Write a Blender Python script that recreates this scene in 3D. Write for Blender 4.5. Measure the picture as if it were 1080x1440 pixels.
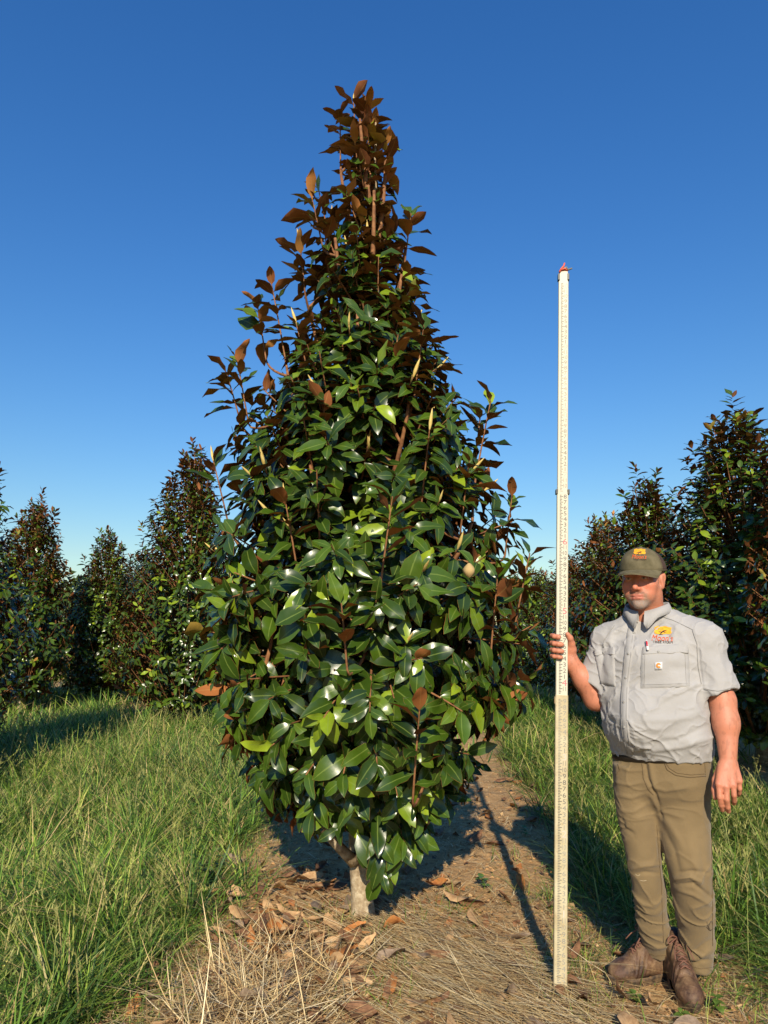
import bpy, math, random
import numpy as np
from mathutils import Vector, Matrix
from mathutils.bvhtree import BVHTree

for _o in list(bpy.data.objects):
    bpy.data.objects.remove(_o)
SC = bpy.context.scene
COL = SC.collection
rng = np.random.default_rng(7)
random.seed(7)
RAD = math.radians

# ------------------------------------------------------------------ camera
CAM_H = 1.42
PITCH = RAD(9.7)
FPX = 1000.0                      # focal length in pixels of the 1080 x 1440 photograph
cam_data = bpy.data.cameras.new('camera')
cam_data.sensor_fit = 'VERTICAL'
cam_data.sensor_height = 36.0
cam_data.lens = 36.0 * FPX / 1440.0
cam_data.clip_start = 0.05
cam_data.clip_end = 3000.0
cam = bpy.data.objects.new('camera', cam_data)
cam.location = (0.0, 0.0, CAM_H)
cam.rotation_euler = (math.pi / 2 + PITCH, 0.0, 0.0)
COL.objects.link(cam)
SC.camera = cam

# ------------------------------------------------------------------ sky and sun
SUN_ELEV = RAD(29.5)
SUN_AZ = RAD(-179.0)                # direction towards the sun, measured from +Y clockwise
world = bpy.data.worlds.new('World')
SC.world = world
world.use_nodes = True
wn = world.node_tree
wn.nodes.clear()
w_out = wn.nodes.new('ShaderNodeOutputWorld')
w_bg = wn.nodes.new('ShaderNodeBackground')
w_sky = wn.nodes.new('ShaderNodeTexSky')
w_sky.sky_type = 'NISHITA'
w_sky.sun_disc = False
w_sky.sun_elevation = SUN_ELEV
w_sky.sun_rotation = SUN_AZ
w_sky.altitude = 100.0
w_sky.air_density = 1.85
w_sky.dust_density = 0.0
w_sky.ozone_density = 9.5
w_bg.inputs['Strength'].default_value = 0.112
w_hs = wn.nodes.new('ShaderNodeHueSaturation')
w_hs.inputs['Saturation'].default_value = 1.16
w_hs.inputs['Hue'].default_value = 0.511
wn.links.new(w_sky.outputs[0], w_hs.inputs['Color'])
wn.links.new(w_hs.outputs[0], w_bg.inputs[0])
wn.links.new(w_bg.outputs[0], w_out.inputs[0])

sun_data = bpy.data.lights.new('sun', 'SUN')
sun_data.energy = 5.0
sun_data.angle = RAD(0.53)
sun_data.color = (1.0, 0.875, 0.69)
sun = bpy.data.objects.new('sun', sun_data)
to_sun = Vector((math.sin(SUN_AZ) * math.cos(SUN_ELEV), math.cos(SUN_AZ) * math.cos(SUN_ELEV), math.sin(SUN_ELEV)))
sun.rotation_euler = to_sun.to_track_quat('Z', 'Y').to_euler()
sun.location = (0, -5, 8)
COL.objects.link(sun)

SC.view_settings.view_transform = 'Standard'
SC.view_settings.look = 'None'
SC.view_settings.exposure = 0.32
SC.view_settings.gamma = 1.0
SC.render.engine = 'CYCLES'
SC.cycles.max_bounces = 6
SC.cycles.diffuse_bounces = 3
SC.cycles.glossy_bounces = 3
SC.cycles.transparent_max_bounces = 6

# ------------------------------------------------------------------ pixels to places
_cp, _sp = math.cos(PITCH), math.sin(PITCH)

def ray(px, py):
    xc = (px - 540.0) / FPX
    yc = (720.0 - py) / FPX
    return Vector((xc, _cp - yc * _sp, _sp + yc * _cp))

def P(px, py, D):
    """the point on a pixel's ray that lies D metres in front of the camera (along the ground)"""
    d = ray(px, py)
    t = D / d.y
    return Vector((d.x * t, D, CAM_H + d.z * t))

def G(px, py):
    d = ray(px, py)
    t = -CAM_H / d.z
    return Vector((d.x * t, d.y * t, 0.0))

def depth_of(p):
    return p[1] * _cp + (p[2] - CAM_H) * _sp

def to_px(V):
    V = np.asarray(V, dtype=np.float64)
    y = V[..., 1]
    z = V[..., 2] - CAM_H
    zc = y * _cp + z * _sp
    yc = z * _cp - y * _sp
    return np.stack([540 + FPX * V[..., 0] / zc, 720 - FPX * yc / zc], -1)

# ------------------------------------------------------------------ small maths
def _hash(ix, iy, iz, seed):
    n = (ix.astype(np.int64) * 374761393 + iy.astype(np.int64) * 668265263 + iz.astype(np.int64) * 1274126177 + seed * 974711) & 0xffffffff
    n = ((n ^ (n >> 13)) * 1274126177) & 0xffffffff
    n = n ^ (n >> 16)
    return (n & 0xffff) / 65535.0

def vnoise(x, y, z=None, seed=0):
    """value noise, -1..1"""
    x = np.asarray(x, dtype=np.float64)
    y = np.asarray(y, dtype=np.float64)
    z = np.zeros_like(x) if z is None else np.asarray(z, dtype=np.float64)
    ix, iy, iz = np.floor(x), np.floor(y), np.floor(z)
    fx, fy, fz = x - ix, y - iy, z - iz
    fx = fx * fx * (3 - 2 * fx); fy = fy * fy * (3 - 2 * fy); fz = fz * fz * (3 - 2 * fz)
    r = 0
    for dx in (0, 1):
        for dy in (0, 1):
            for dz in (0, 1):
                w = (fx if dx else 1 - fx) * (fy if dy else 1 - fy) * (fz if dz else 1 - fz)
                r = r + w * _hash(ix + dx, iy + dy, iz + dz, seed)
    return r * 2 - 1

def fbm(x, y, z=None, seed=0, octv=4):
    r = 0; a = 1.0; s = 1.0; tot = 0
    for k in range(octv):
        r = r + a * vnoise(x * s, y * s, None if z is None else z * s, seed + k)
        tot += a; a *= 0.5; s *= 2.03
    return r / tot

def sstep(a, b, x):
    t = np.clip((x - a) / (b - a), 0, 1)
    return t * t * (3 - 2 * t)

def unit(v):
    v = np.asarray(v, dtype=np.float64)
    return v / np.maximum(np.linalg.norm(v, axis=-1, keepdims=True), 1e-9)

# ------------------------------------------------------------------ meshes and objects
def mesh_np(name, verts, polys, mats=None, mat_idx=None, smooth=True, attrs=None):
    """polys: list of index arrays of shape (n, k)"""
    me = bpy.data.meshes.new(name)
    verts = np.asarray(verts, dtype=np.float32).reshape(-1, 3)
    polys = [np.asarray(p, dtype=np.int32) for p in polys if len(p)]
    nl = sum(p.size for p in polys); npol = sum(len(p) for p in polys)
    me.vertices.add(len(verts)); me.vertices.foreach_set('co', verts.ravel())
    me.loops.add(nl); me.loops.foreach_set('vertex_index', np.concatenate([p.ravel() for p in polys]))
    me.polygons.add(npol)
    tot = np.concatenate([np.full(len(p), p.shape[1], dtype=np.int32) for p in polys])
    st = np.concatenate([[0], np.cumsum(tot)[:-1]]).astype(np.int32)
    me.polygons.foreach_set('loop_start', st)
    me.polygons.foreach_set('loop_total', tot)
    if mats:
        for m in mats:
            me.materials.append(m)
    if mat_idx is not None:
        me.polygons.foreach_set('material_index', np.asarray(mat_idx, dtype=np.int32))
    me.polygons.foreach_set('use_smooth', np.full(npol, bool(smooth)))
    if attrs:
        for k, v in attrs.items():
            v = np.asarray(v, dtype=np.float32)
            if v.ndim == 2:
                if v.shape[1] == 3:
                    v = np.concatenate([v, np.ones((len(v), 1), np.float32)], 1)
                a = me.attributes.new(k, 'FLOAT_COLOR', 'POINT'); a.data.foreach_set('color', v.ravel())
            else:
                a = me.attributes.new(k, 'FLOAT', 'POINT'); a.data.foreach_set('value', v)
    me.update(calc_edges=True)
    me.validate()
    return me

def link(name, me, parent=None, loc=None):
    o = bpy.data.objects.new(name, me)
    COL.objects.link(o)
    if loc is not None:
        o.location = loc
    if parent is not None:
        o.parent = parent
        p = parent
        off = Vector((0, 0, 0))
        while p is not None:
            off += p.location
            p = p.parent
        if loc is None:
            o.location = -off          # mesh data is in world coordinates
        else:
            o.location = Vector(loc) - off
    return o

def tag(o, label=None, cat=None, group=None, kind=None):
    if label: o['label'] = label
    if cat: o['category'] = cat
    if group: o['group'] = group
    if kind: o['kind'] = kind
    return o

def thing(name, loc, label, cat, group=None):
    o = bpy.data.objects.new(name, None)
    o.empty_display_size = 0.1
    COL.objects.link(o)
    o.location = loc
    return tag(o, label, cat, group)

class MB:
    """collects simple shapes into one mesh"""
    def __init__(self):
        self.v = []; self.f = []; self.n = 0; self.c = []
    def add(self, v, f, col=None):
        v = np.asarray(v, dtype=np.float64).reshape(-1, 3)
        for q in f:
            self.f.append(tuple(int(i) + self.n for i in q))
        self.v.append(v); self.n += len(v)
        if col is not None:
            self.c.append(np.tile(np.asarray(col, dtype=np.float32), (len(v), 1)))
    def box(self, c, sx, sy, sz, M=None, col=None):
        p = np.array([[x, y, z] for x in (-.5, .5) for y in (-.5, .5) for z in (-.5, .5)]) * [sx, sy, sz]
        if M is not None:
            p = p @ np.asarray(M).T
        self.add(p + np.asarray(c), [(0, 1, 3, 2), (4, 6, 7, 5), (0, 4, 5, 1), (2, 3, 7, 6), (0, 2, 6, 4), (1, 5, 7, 3)], col)
    def tube(self, pts, rad, n=6, cap=True, col=None):
        pts = np.asarray(pts, dtype=np.float64)
        rad = np.broadcast_to(np.asarray(rad, dtype=np.float64), (len(pts),))
        T = np.gradient(pts, axis=0); T = unit(T)
        up = np.array([0, 0, 1.0]) if abs(T[0][2]) < 0.9 else np.array([1.0, 0, 0])
        vs = []
        a = unit(np.cross(T[0], up))
        for i in range(len(pts)):
            a = unit(a - T[i] * np.dot(a, T[i])); b = np.cross(T[i], a)
            ang = np.linspace(0, 2 * math.pi, n, endpoint=False)[:, None]
            vs.append(pts[i] + rad[i] * (np.cos(ang) * a + np.sin(ang) * b))
        f = []
        for i in range(len(pts) - 1):
            for k in range(n):
                f.append((i * n + k, i * n + (k + 1) % n, (i + 1) * n + (k + 1) % n, (i + 1) * n + k))
        if cap:
            f.append(tuple(range(n))[::-1]); f.append(tuple((len(pts) - 1) * n + k for k in range(n)))
        self.add(np.concatenate(vs), f, col)
    def grid(self, pts, closed_u=False, col=None):
        """pts (rows, cols, 3)"""
        pts = np.asarray(pts); r, c = pts.shape[:2]
        f = []
        for i in range(r - 1):
            for k in range(c if closed_u else c - 1):
                k2 = (k + 1) % c
                f.append((i * c + k, i * c + k2, (i + 1) * c + k2, (i + 1) * c + k))
        self.add(pts.reshape(-1, 3), f, col)
    def mesh(self, name, mat, smooth=True):
        me = bpy.data.meshes.new(name)
        me.from_pydata(np.concatenate(self.v).tolist(), [], self.f)
        me.materials.append(mat)
        if smooth:
            me.polygons.foreach_set('use_smooth', np.full(len(me.polygons), True))
        if self.c:
            c = np.concatenate(self.c)
            c = np.concatenate([c, np.ones((len(c), 1), np.float32)], 1)
            a = me.attributes.new('Col', 'FLOAT_COLOR', 'POINT'); a.data.foreach_set('color', c.ravel())
        me.update()
        return me

# ------------------------------------------------------------------ materials
def srgb(r, g, b):
    f = lambda c: (c / 255 / 12.92) if c / 255 <= 0.04045 else ((c / 255 + 0.055) / 1.055) ** 2.4
    return (f(r), f(g), f(b))

class Mat:
    def __init__(self, name, color=(.5, .5, .5), rough=0.7, spec=0.5):
        self.m = bpy.data.materials.new(name)
        self.m.use_nodes = True
        self.t = self.m.node_tree
        self.b = self.t.nodes['Principled BSDF']
        self.b.inputs['Base Color'].default_value = (*color, 1)
        self.b.inputs['Roughness'].default_value = rough
        self.b.inputs['Specular IOR Level'].default_value = spec
    def n(self, typ, **kw):
        nd = self.t.nodes.new(typ)
        for k, v in kw.items():
            setattr(nd, k, v)
        return nd
    def l(self, a, b):
        self.t.links.new(a, b)
    def coord(self, which='Object'):
        return self.n('ShaderNodeTexCoord').outputs[which]
    def pos(self):
        return self.n('ShaderNodeNewGeometry').outputs['Position']
    def noise(self, scale, detail=4, rough=0.55, vec=None, dist=0.0):
        nd = self.n('ShaderNodeTexNoise')
        nd.inputs['Scale'].default_value = scale
        nd.inputs['Detail'].default_value = detail
        nd.inputs['Roughness'].default_value = rough
        nd.inputs['Distortion'].default_value = dist
        self.l(vec if vec is not None else self.pos(), nd.inputs['Vector'])
        return nd.outputs['Fac']
    def ramp(self, fac, stops):
        nd = self.n('ShaderNodeValToRGB')
        e = nd.color_ramp.elements
        while len(e) < len(stops):
            e.new(0.5)
        for el, (p, c) in zip(e, stops):
            el.position = p; el.color = (*c, 1) if len(c) == 3 else c
        self.l(fac, nd.inputs[0])
        return nd.outputs[0]
    def mix(self, fac, a, b, mode='MIX'):
        nd = self.n('ShaderNodeMix', data_type='RGBA', blend_type=mode)
        for v, s in ((fac, nd.inputs[0]), (a, nd.inputs[6]), (b, nd.inputs[7])):
            if isinstance(v, (int, float)):
                s.default_value = v
            elif isinstance(v, tuple):
                s.default_value = (*v, 1)
            else:
                self.l(v, s)
        return nd.outputs[2]
    def math(self, op, a, b=None, clamp=False):
        nd = self.n('ShaderNodeMath', operation=op, use_clamp=clamp)
        for v, s in ((a, nd.inputs[0]), (b, nd.inputs[1])):
            if v is None: continue
            if isinstance(v, (int, float)): s.default_value = v
            else: self.l(v, s)
        return nd.outputs[0]
    def attr(self, name, out='Color'):
        nd = self.n('ShaderNodeAttribute', attribute_name=name)
        return nd.outputs[out]
    def color(self, sock):
        self.l(sock, self.b.inputs['Base Color'])
    def rough(self, sock):
        self.l(sock, self.b.inputs['Roughness'])
    def bump(self, h, strength=0.3, dist=0.01):
        nd = self.n('ShaderNodeBump')
        nd.inputs['Strength'].default_value = strength
        nd.inputs['Distance'].default_value = dist
        self.l(h, nd.inputs['Height'])
        self.l(nd.outputs[0], self.b.inputs['Normal'])
        return nd

# ================================================================== GROUND
def lane(x, y):
    """0 = bare planting strip, 1 = grass lane between the rows"""
    e = 0.16 * fbm(x * 1.3, y * 1.3, seed=11, octv=3) + 0.10 * vnoise(x * 4, y * 4, seed=5)
    left = sstep(-0.80, -1.10, x + e + 0.30 * sstep(3.4, 2.6, y)) * sstep(-5.3, -4.9, x + e)
    right = sstep(1.02, 1.45, x + e - 0.06 * (y - 4.0) * (y > 4.0) - 0.42 * sstep(3.75, 3.25, y)) * sstep(3.6, 3.15, x + e)
    far = sstep(10.5, 12.5, y + 2 * e)
    a = np.maximum(left * (1 - sstep(12.3, 13.3, y + 3 * e)), right)
    outer = sstep(5.0, 5.4, np.abs(x)) * sstep(8.5, 8.0, np.abs(x))
    return np.maximum(a, outer)

def ground_z(x, y):
    x = np.asarray(x, dtype=np.float64); y = np.asarray(y, dtype=np.float64)
    near = sstep(45, 12, np.hypot(x, y))
    h = 0.028 * fbm(x * 0.9, y * 0.9, seed=3, octv=3) * near
    h = h + 0.012 * np.exp(-(((x + 0.10) / 0.5) ** 2 + ((y - 3.85) / 0.6) ** 2))
    h = h - 0.012 * np.exp(-(((x - 0.2) / 1.4) ** 2 + ((y - 3.4) / 1.2) ** 2))
    flat = np.exp(-(((x - 1.0) / 0.55) ** 2 + ((y - 3.1) / 0.5) ** 2))      # where the man and the rod stand
    h = h * (1 - 0.9 * flat) - 0.008 * flat
    ln = lane(x, y)
    fine = (0.010 * fbm(x * 7, y * 7, seed=21, octv=3) + 0.006 * np.abs(fbm(x * 22, y * 22, seed=31, octv=2))) * near
    return h + fine * (1 - 0.5 * ln) * (1 - 0.6 * flat)

def axis_vals(a, b, step, grow, lim):
    v = list(np.arange(a, b + 1e-6, step))
    s = step
    while v[-1] < lim:
        s *= grow; v.append(v[-1] + s)
    s = step
    lo = []
    q = a
    while q > -lim:
        s *= grow; q -= s; lo.append(q)
    return np.array(lo[::-1] + v)

gxs = axis_vals(-3.2, 3.2, 0.024, 1.09, 900)
gys = axis_vals(1.4, 8.5, 0.026, 1.08, 900)
GX, GY = np.meshgrid(gxs, gys)
GZ = ground_z(GX, GY)
gv = np.stack([GX, GY, GZ], -1).reshape(-1, 3)
nr, nc = GX.shape
ii = (np.arange(nr - 1)[:, None] * nc + np.arange(nc - 1)[None]).ravel()
gq = np.stack([ii, ii + 1, ii + nc + 1, ii + nc], -1)
m = Mat('soil', rough=0.95, spec=0.15)
n1 = m.noise(2.2, 5); n2 = m.noise(14, 6, 0.65); n3 = m.noise(90, 4, 0.7)
dirt = m.ramp(n2, [(0.28, srgb(136, 102, 64)), (0.48, srgb(188, 150, 102)), (0.62, srgb(206, 170, 120)), (0.8, srgb(220, 190, 146))])
litter = m.ramp(n3, [(0.3, srgb(86, 62, 42)), (0.5, srgb(160, 126, 84)), (0.7, srgb(208, 176, 128))])
base = m.mix(m.ramp(n1, [(0.35, (0.15,) * 3), (0.65, (0.75,) * 3)]), dirt, litter)
turf = m.ramp(n3, [(0.3, srgb(44, 38, 20)), (0.55, srgb(74, 66, 34)), (0.75, srgb(120, 104, 60))])
m.color(m.mix(m.attr('lane', 'Fac'), base, turf))
hh = m.math('ADD', m.math('MULTIPLY', n3, 0.6), n2)
m.bump(hh, 0.9, 0.012)
MAT_SOIL = m.m
ground = link('ground', mesh_np('ground', gv, [gq], [MAT_SOIL], attrs={'lane': lane(gv[:, 0], gv[:, 1])}))
tag(ground, 'bare tan soil strips and turf lanes between the tree rows', kind='structure')

# ------------------------------------------------------------------ blades: grass and straw
def blade_mesh(name, pos, L, W, az, lean, curl, col, mat, droop=0.5, tipcol=None):
    N = len(pos)
    t = np.array([0.0, 0.35, 0.7, 1.0])
    d = np.stack([np.cos(az), np.sin(az), np.zeros(N)], -1)
    tw = az + math.pi / 2 + rng.normal(0, 0.5, N)
    s = np.stack([np.cos(tw), np.sin(tw), np.zeros(N)], -1)
    out = np.zeros((N, 7, 3)); cl = np.zeros((N, 7, 3), np.float32)
    wv = np.array([0.75, 1.0, 0.7, 0.0])
    tc = col * 1.25 if tipcol is None else tipcol
    k = 0
    for i, ti in enumerate(t):
        h = np.sin(lean) * ti + curl * ti * ti
        z = np.cos(lean) * ti - droop * curl * ti * ti
        c = pos + d * (L * h)[:, None]
        c[:, 2] += L * z
        cc = col if ti < 0.6 else col * (1 - (ti - .6) / .4) + tc * ((ti - .6) / .4)
        if i < 3:
            out[:, k] = c - s * (W * wv[i] * 0.5)[:, None]; out[:, k + 1] = c + s * (W * wv[i] * 0.5)[:, None]
            cl[:, k] = cc; cl[:, k + 1] = cc
            k += 2
        else:
            out[:, k] = c; cl[:, k] = cc
    b = (np.arange(N) * 7)[:, None]
    q = np.concatenate([b + np.array([[0, 1, 3, 2]]), b + np.array([[2, 3, 5, 4]])])
    tr = b + np.array([[4, 5, 6]])
    return mesh_np(name, out.reshape(-1, 3), [q, tr], [mat], smooth=True, attrs={'Col': np.clip(cl.reshape(-1, 3), 0, 1)})

m = Mat('grass_blade', rough=0.55, spec=0.35)
m.color(m.attr('Col'))
m.b.inputs['Transmission Weight'].default_value = 0.0
tr = m.n('ShaderNodeBsdfTranslucent'); m.l(m.attr('Col'), tr.inputs[0])
mx = m.n('ShaderNodeMixShader'); mx.inputs[0].default_value = 0.12
m.l(m.b.outputs[0], mx.inputs[1]); m.l(tr.outputs[0], mx.inputs[2])
m.l(mx.outputs[0], m.t.nodes['Material Output'].inputs[0])
MAT_GRASS = m.m

def scatter(n, x0, x1, y0, y1, dens, power=1.0):
    """points in a rectangle, thinned by dens(x, y) and denser towards the camera"""
    out = []
    got = 0
    while got < n:
        k = n * 3
        x = rng.uniform(x0, x1, k)
        u = rng.uniform(0, 1, k)
        y = y0 * (y1 / y0) ** (u ** power)
        keep = rng.uniform(0, 1, k) < dens(x, y)
        # stay near the camera's view
        keep &= (np.abs(x) < 0.56 * y + 0.9)
        out.append(np.stack([x[keep], y[keep]], -1)); got += keep.sum()
    p = np.concatenate(out)[:n]
    return p

def person_clear(x, y):
    return 1 - 0.9 * np.exp(-(((x - 1.08) / 0.27) ** 2 + ((y - 3.02) / 0.36) ** 2) ** 2)

GREENS = np.array([srgb(98, 130, 46), srgb(74, 108, 38), srgb(136, 158, 62), srgb(50, 76, 30), srgb(164, 168, 84), srgb(168, 156, 98)])

def grass(name, label, n, rect, dens, Lr, Wr, lean_mu, palette_w, main_az, az_sp, tuft=0.05, seedy=0.0, cat='grass'):
    p = scatter(n, *rect, dens)
    # pull into tufts
    g = np.floor(p / tuft)
    ox = (_hash(g[:, 0], g[:, 1], g[:, 0] * 0, 3) - .5) * tuft * 1.2; oy = (_hash(g[:, 0], g[:, 1], g[:, 0] * 0, 9) - .5) * tuft * 1.2
    cen = (g + .5) * tuft + np.stack([ox, oy], -1)
    p = p * 0.55 + cen * 0.45
    tsize = 0.40 + 1.05 * _hash(g[:, 0], g[:, 1], g[:, 0] * 0, 17) ** 1.5
    big = 0.75 + 0.5 * (fbm(p[:, 0] * 1.7, p[:, 1] * 1.7, seed=41, octv=2) * .5 + .5)
    N = len(p)
    L = rng.uniform(*Lr, N) * tsize * big * (1 + 0.02 * p[:, 1])
    W = rng.uniform(*Wr, N) * (1 + 0.10 * np.maximum(p[:, 1] - 3, 0))
    az = main_az + rng.normal(0, az_sp, N) + 1.6 * fbm(p[:, 0] * 2.2, p[:, 1] * 2.2, seed=51, octv=2)
    lean = np.abs(rng.normal(lean_mu, 0.28, N))
    curl = rng.uniform(0.0, 0.95, N)
    ci = rng.choice(len(GREENS), N, p=palette_w)
    patch = fbm(p[:, 0] * 1.1, p[:, 1] * 1.1, seed=61, octv=2)
    col = GREENS[ci] * rng.uniform(0.6, 1.3, (N, 1)) * (1 + 0.3 * patch[:, None])
    dry = (rng.uniform(0, 1, N) < 0.035 + 0.10 * np.clip(patch, 0, 1))
    col[dry] = np.array(srgb(186, 164, 110)) * rng.uniform(.7, 1.1, (dry.sum(), 1))
    pos = np.stack([p[:, 0], p[:, 1], ground_z(p[:, 0], p[:, 1]) - 0.006], -1)
    o = link(name, blade_mesh(name, pos, L, W, az, lean, curl, col, MAT_GRASS))
    tag(o, label, cat, kind='stuff')
    return o

def d_left(x, y):
    return lane(x, y) * (x < 0) * (0.25 + 0.75 * sstep(-0.35, 0.15, fbm(x * 2.4, y * 2.4, seed=71, octv=3)))
def d_right(x, y):
    return lane(x, y) * (x > 0) * person_clear(x, y) * (0.5 + 0.5 * sstep(-0.3, 0.2, fbm(x * 2, y * 2, seed=72, octv=2)))
def d_sparse(x, y):
    v = fbm(x * 2.6, y * 2.6, seed=73, octv=3)
    a = sstep(0.15, 0.5, v) * 0.35 + 0.9 * sstep(0.55, 1.1, x + .25 * v) * sstep(5.5, 3.8, y) * (0.35 + 0.65 * sstep(-.2, .25, v))
    a = a + 0.8 * sstep(-0.55, -0.95, x + .2 * v)
    return np.clip(a, 0, 1) * sstep(6.5, 5.0, y) * person_clear(x, y)

grass('grass_lane', 'lush tall green grass filling the lane left of the big magnolia', 92000, (-5.2, -0.6, 1.9, 14), d_left, (0.10, 0.38), (0.0030, 0.0082), 0.62, [.28, .26, .16, .18, .07, .05], 2.6, 1.6, 0.15)
grass('grass_lane', 'green grass lane running behind the man to the right of the magnolia', 50000, (0.9, 3.9, 1.9, 16), d_right, (0.10, 0.30), (0.0028, 0.0074), 0.66, [.28, .26, .16, .18, .07, .05], -2.4, 1.6, 0.13)
grass('short_grass', 'thin short grass and weeds on the bare soil round the rod and boots', 22000, (-1.4, 2.2, 1.9, 7), d_sparse, (0.03, 0.11), (0.0020, 0.0042), 0.6, [.28, .18, .20, .08, .14, .12], 0.0, 3.0, 0.06)

def outer_d(x, y):
    return lane(x, y) * (np.abs(x) > 4.4) + 0.25
o = grass('grass_far', 'distant grass between the far tree rows', 26000, (-14, 14, 8, 34), outer_d, (0.12, 0.30), (0.006, 0.012), 0.4, [.30, .22, .20, .12, .10, .06], 0.0, 3.0, 0.12)

# seed heads standing over the left lane and at the right edge
def seed_heads(name, label, n, rect, dens, Lr):
    p = scatter(n, *rect, dens)
    N = len(p)
    pos = np.stack([p[:, 0], p[:, 1], ground_z(p[:, 0], p[:, 1])], -1)
    L = rng.uniform(*Lr, N); az = rng.uniform(0, 6.28, N); lean = np.abs(rng.normal(.35, .22, N)); curl = rng.uniform(0.0, .4, N)
    stemcol = np.tile(np.array(srgb(150, 156, 84)), (N, 1)) * rng.uniform(.7, 1.15, (N, 1))
    A = [(pos, L, np.full(N, .0026), az, lean, curl, stemcol)]
    d = np.stack([np.cos(az), np.sin(az), np.zeros(N)], -1)
    for k in range(14):
        ti = 0.66 + 0.34 * k / 13
        h = np.sin(lean) * ti + curl * ti * ti; z = np.cos(lean) * ti - .5 * curl * ti * ti
        q = pos + d * (L * h)[:, None]; q[:, 2] += L * z
        A.append((q, rng.uniform(.016, .045, N) * (1.25 - .6 * k / 13), np.full(N, .0040), rng.uniform(0, 6.28, N), rng.uniform(.3, 1.0, N), np.full(N, .3),
                  np.array(srgb(160, 158, 90)) * rng.uniform(.65, 1.15, (N, 1))))
    cat = [np.concatenate([a[i] for a in A]) for i in range(7)]
    o = link(name, blade_mesh(name, *cat, MAT_GRASS))
    return tag(o, label, 'grass', kind='stuff')

seed_heads('grass_seed_heads', 'pale seed heads rising over the grass left of the magnolia', 1600, (-4.8, -0.8, 2.6, 11), d_left, (0.28, 0.52))
seed_heads('grass_seed_heads', 'pale seed heads over the grass lane at the right', 800, (1.2, 3.4, 2.6, 10), d_right, (0.26, 0.46))

# ------------------------------------------------------------------ straw on the soil
m = Mat('dry_straw', rough=0.75, spec=0.25)
m.color(m.attr('Col'))
MAT_STRAW = m.m

def straw_batch(pts, L, W, az, tilt, col, lift):
    return (np.stack([pts[:, 0], pts[:, 1], ground_z(pts[:, 0], pts[:, 1]) + lift], -1), L, W, az, tilt, col)

def straw_mesh(name, B):
    pos, L, W, az, tilt, col = [np.concatenate([b[i] for b in B]) for i in range(6)]
    return blade_mesh(name, pos, L, W, az, math.pi / 2 - tilt, rng.uniform(-.12, .12, len(pos)), col, MAT_STRAW, droop=rng.uniform(0.2, .9), tipcol=col * 1.05)

STRAW = np.array([srgb(216, 194, 144), srgb(196, 168, 116), srgb(170, 138, 92), srgb(226, 208, 166), srgb(128, 98, 68)])
def pick_straw(n):
    return STRAW[rng.choice(5, n, p=[.28, .27, .2, .12, .13])] * rng.uniform(.65, 1.1, (n, 1))
B = []
# a general litter of short pieces
def d_mulch(x, y):
    v = fbm(x * 2.4, y * 2.4, seed=81, octv=3)
    return np.clip((1 - lane(x, y)) * (0.35 + 0.65 * sstep(-.25, .3, v)) * sstep(9, 4.5, y) + 0.05, 0, 1) * (.15 + .85 * person_clear(x, y))
p = scatter(24000, -1.5, 2.4, 1.9, 9, d_mulch)
n = len(p)
B.append(straw_batch(p, rng.uniform(.025, .15, n), rng.uniform(.0015, .004, n), rng.uniform(0, 6.28, n), rng.normal(.05, .12, n), pick_straw(n), rng.uniform(.002, .02, n)))
# long stems combed across the soil right of the trunk
def d_comb(x, y):
    return np.exp(-(((x - 0.30 + 0.55 * (y - 3.3)) / .33) ** 2 + ((y - 3.3) / .55) ** 2))
p = scatter(2600, -.6, 1.2, 2.2, 5, d_comb); n = len(p)
B.append(straw_batch(p, rng.uniform(.15, .5, n), rng.uniform(.002, .0042, n), rng.normal(2.45, .35, n) + math.pi * rng.integers(0, 2, n), rng.normal(.04, .06, n), pick_straw(n) * 1.1, rng.uniform(.004, .035, n)))
# the loose heap of stems left of the trunk, some standing up
def d_heap(x, y):
    return np.exp(-(((x + 0.50) / .26) ** 2 + ((y - 2.98) / .42) ** 2))
p = scatter(2100, -1.3, 0, 2.2, 4, d_heap); n = len(p)
B.append(straw_batch(p, rng.uniform(.10, .36, n), rng.uniform(.0022, .0055, n), rng.uniform(0, 6.28, n), rng.normal(.16, .17, n), pick_straw(n) * 1.12, rng.uniform(.004, .06, n)))
p = scatter(34, -1.1, -.2, 2.5, 3.6, d_heap); n = len(p)
B.append(straw_batch(p, rng.uniform(.2, .42, n), rng.uniform(.003, .0055, n), rng.normal(2.3, .7, n), rng.uniform(.4, 1.25, n), pick_straw(n) * 1.15, rng.uniform(.0, .02, n)))
straw = link('straw_litter', straw_mesh('straw_litter', B))
tag(straw, 'dry tan straw and stem litter over the soil round the trunk', 'straw', kind='stuff')

# ------------------------------------------------------------------ crumbs of soil and broken leaf bits
def d_bare(x, y):
    return np.clip(1 - lane(x, y), .04, 1) * sstep(9, 5, y)
p = scatter(9000, -1.5, 2.4, 1.9, 9, d_bare); n = len(p)
octv_ = np.array([[1, 0, 0], [-1, 0, 0], [0, 1, 0], [0, -1, 0], [0, 0, 1], [0, 0, -1]], float)
octf_ = np.array([[0, 2, 4], [2, 1, 4], [1, 3, 4], [3, 0, 4], [2, 0, 5], [1, 2, 5], [3, 1, 5], [0, 3, 5]])
sz = rng.uniform(.002, .010, n) * rng.uniform(.5, 1.5, n)
vv = octv_[None] * (sz[:, None, None] * rng.uniform(.5, 1.4, (n, 6, 1)))
vv = vv * np.array([1, 1, .7]) + np.stack([p[:, 0], p[:, 1], ground_z(p[:, 0], p[:, 1]) + sz * .2], -1)[:, None]
cr_ = MAT_STRAW
cc = np.repeat(np.array([srgb(176, 138, 92)]) * rng.uniform(.55, 1.25, (n, 1)), 6, 0)
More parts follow.
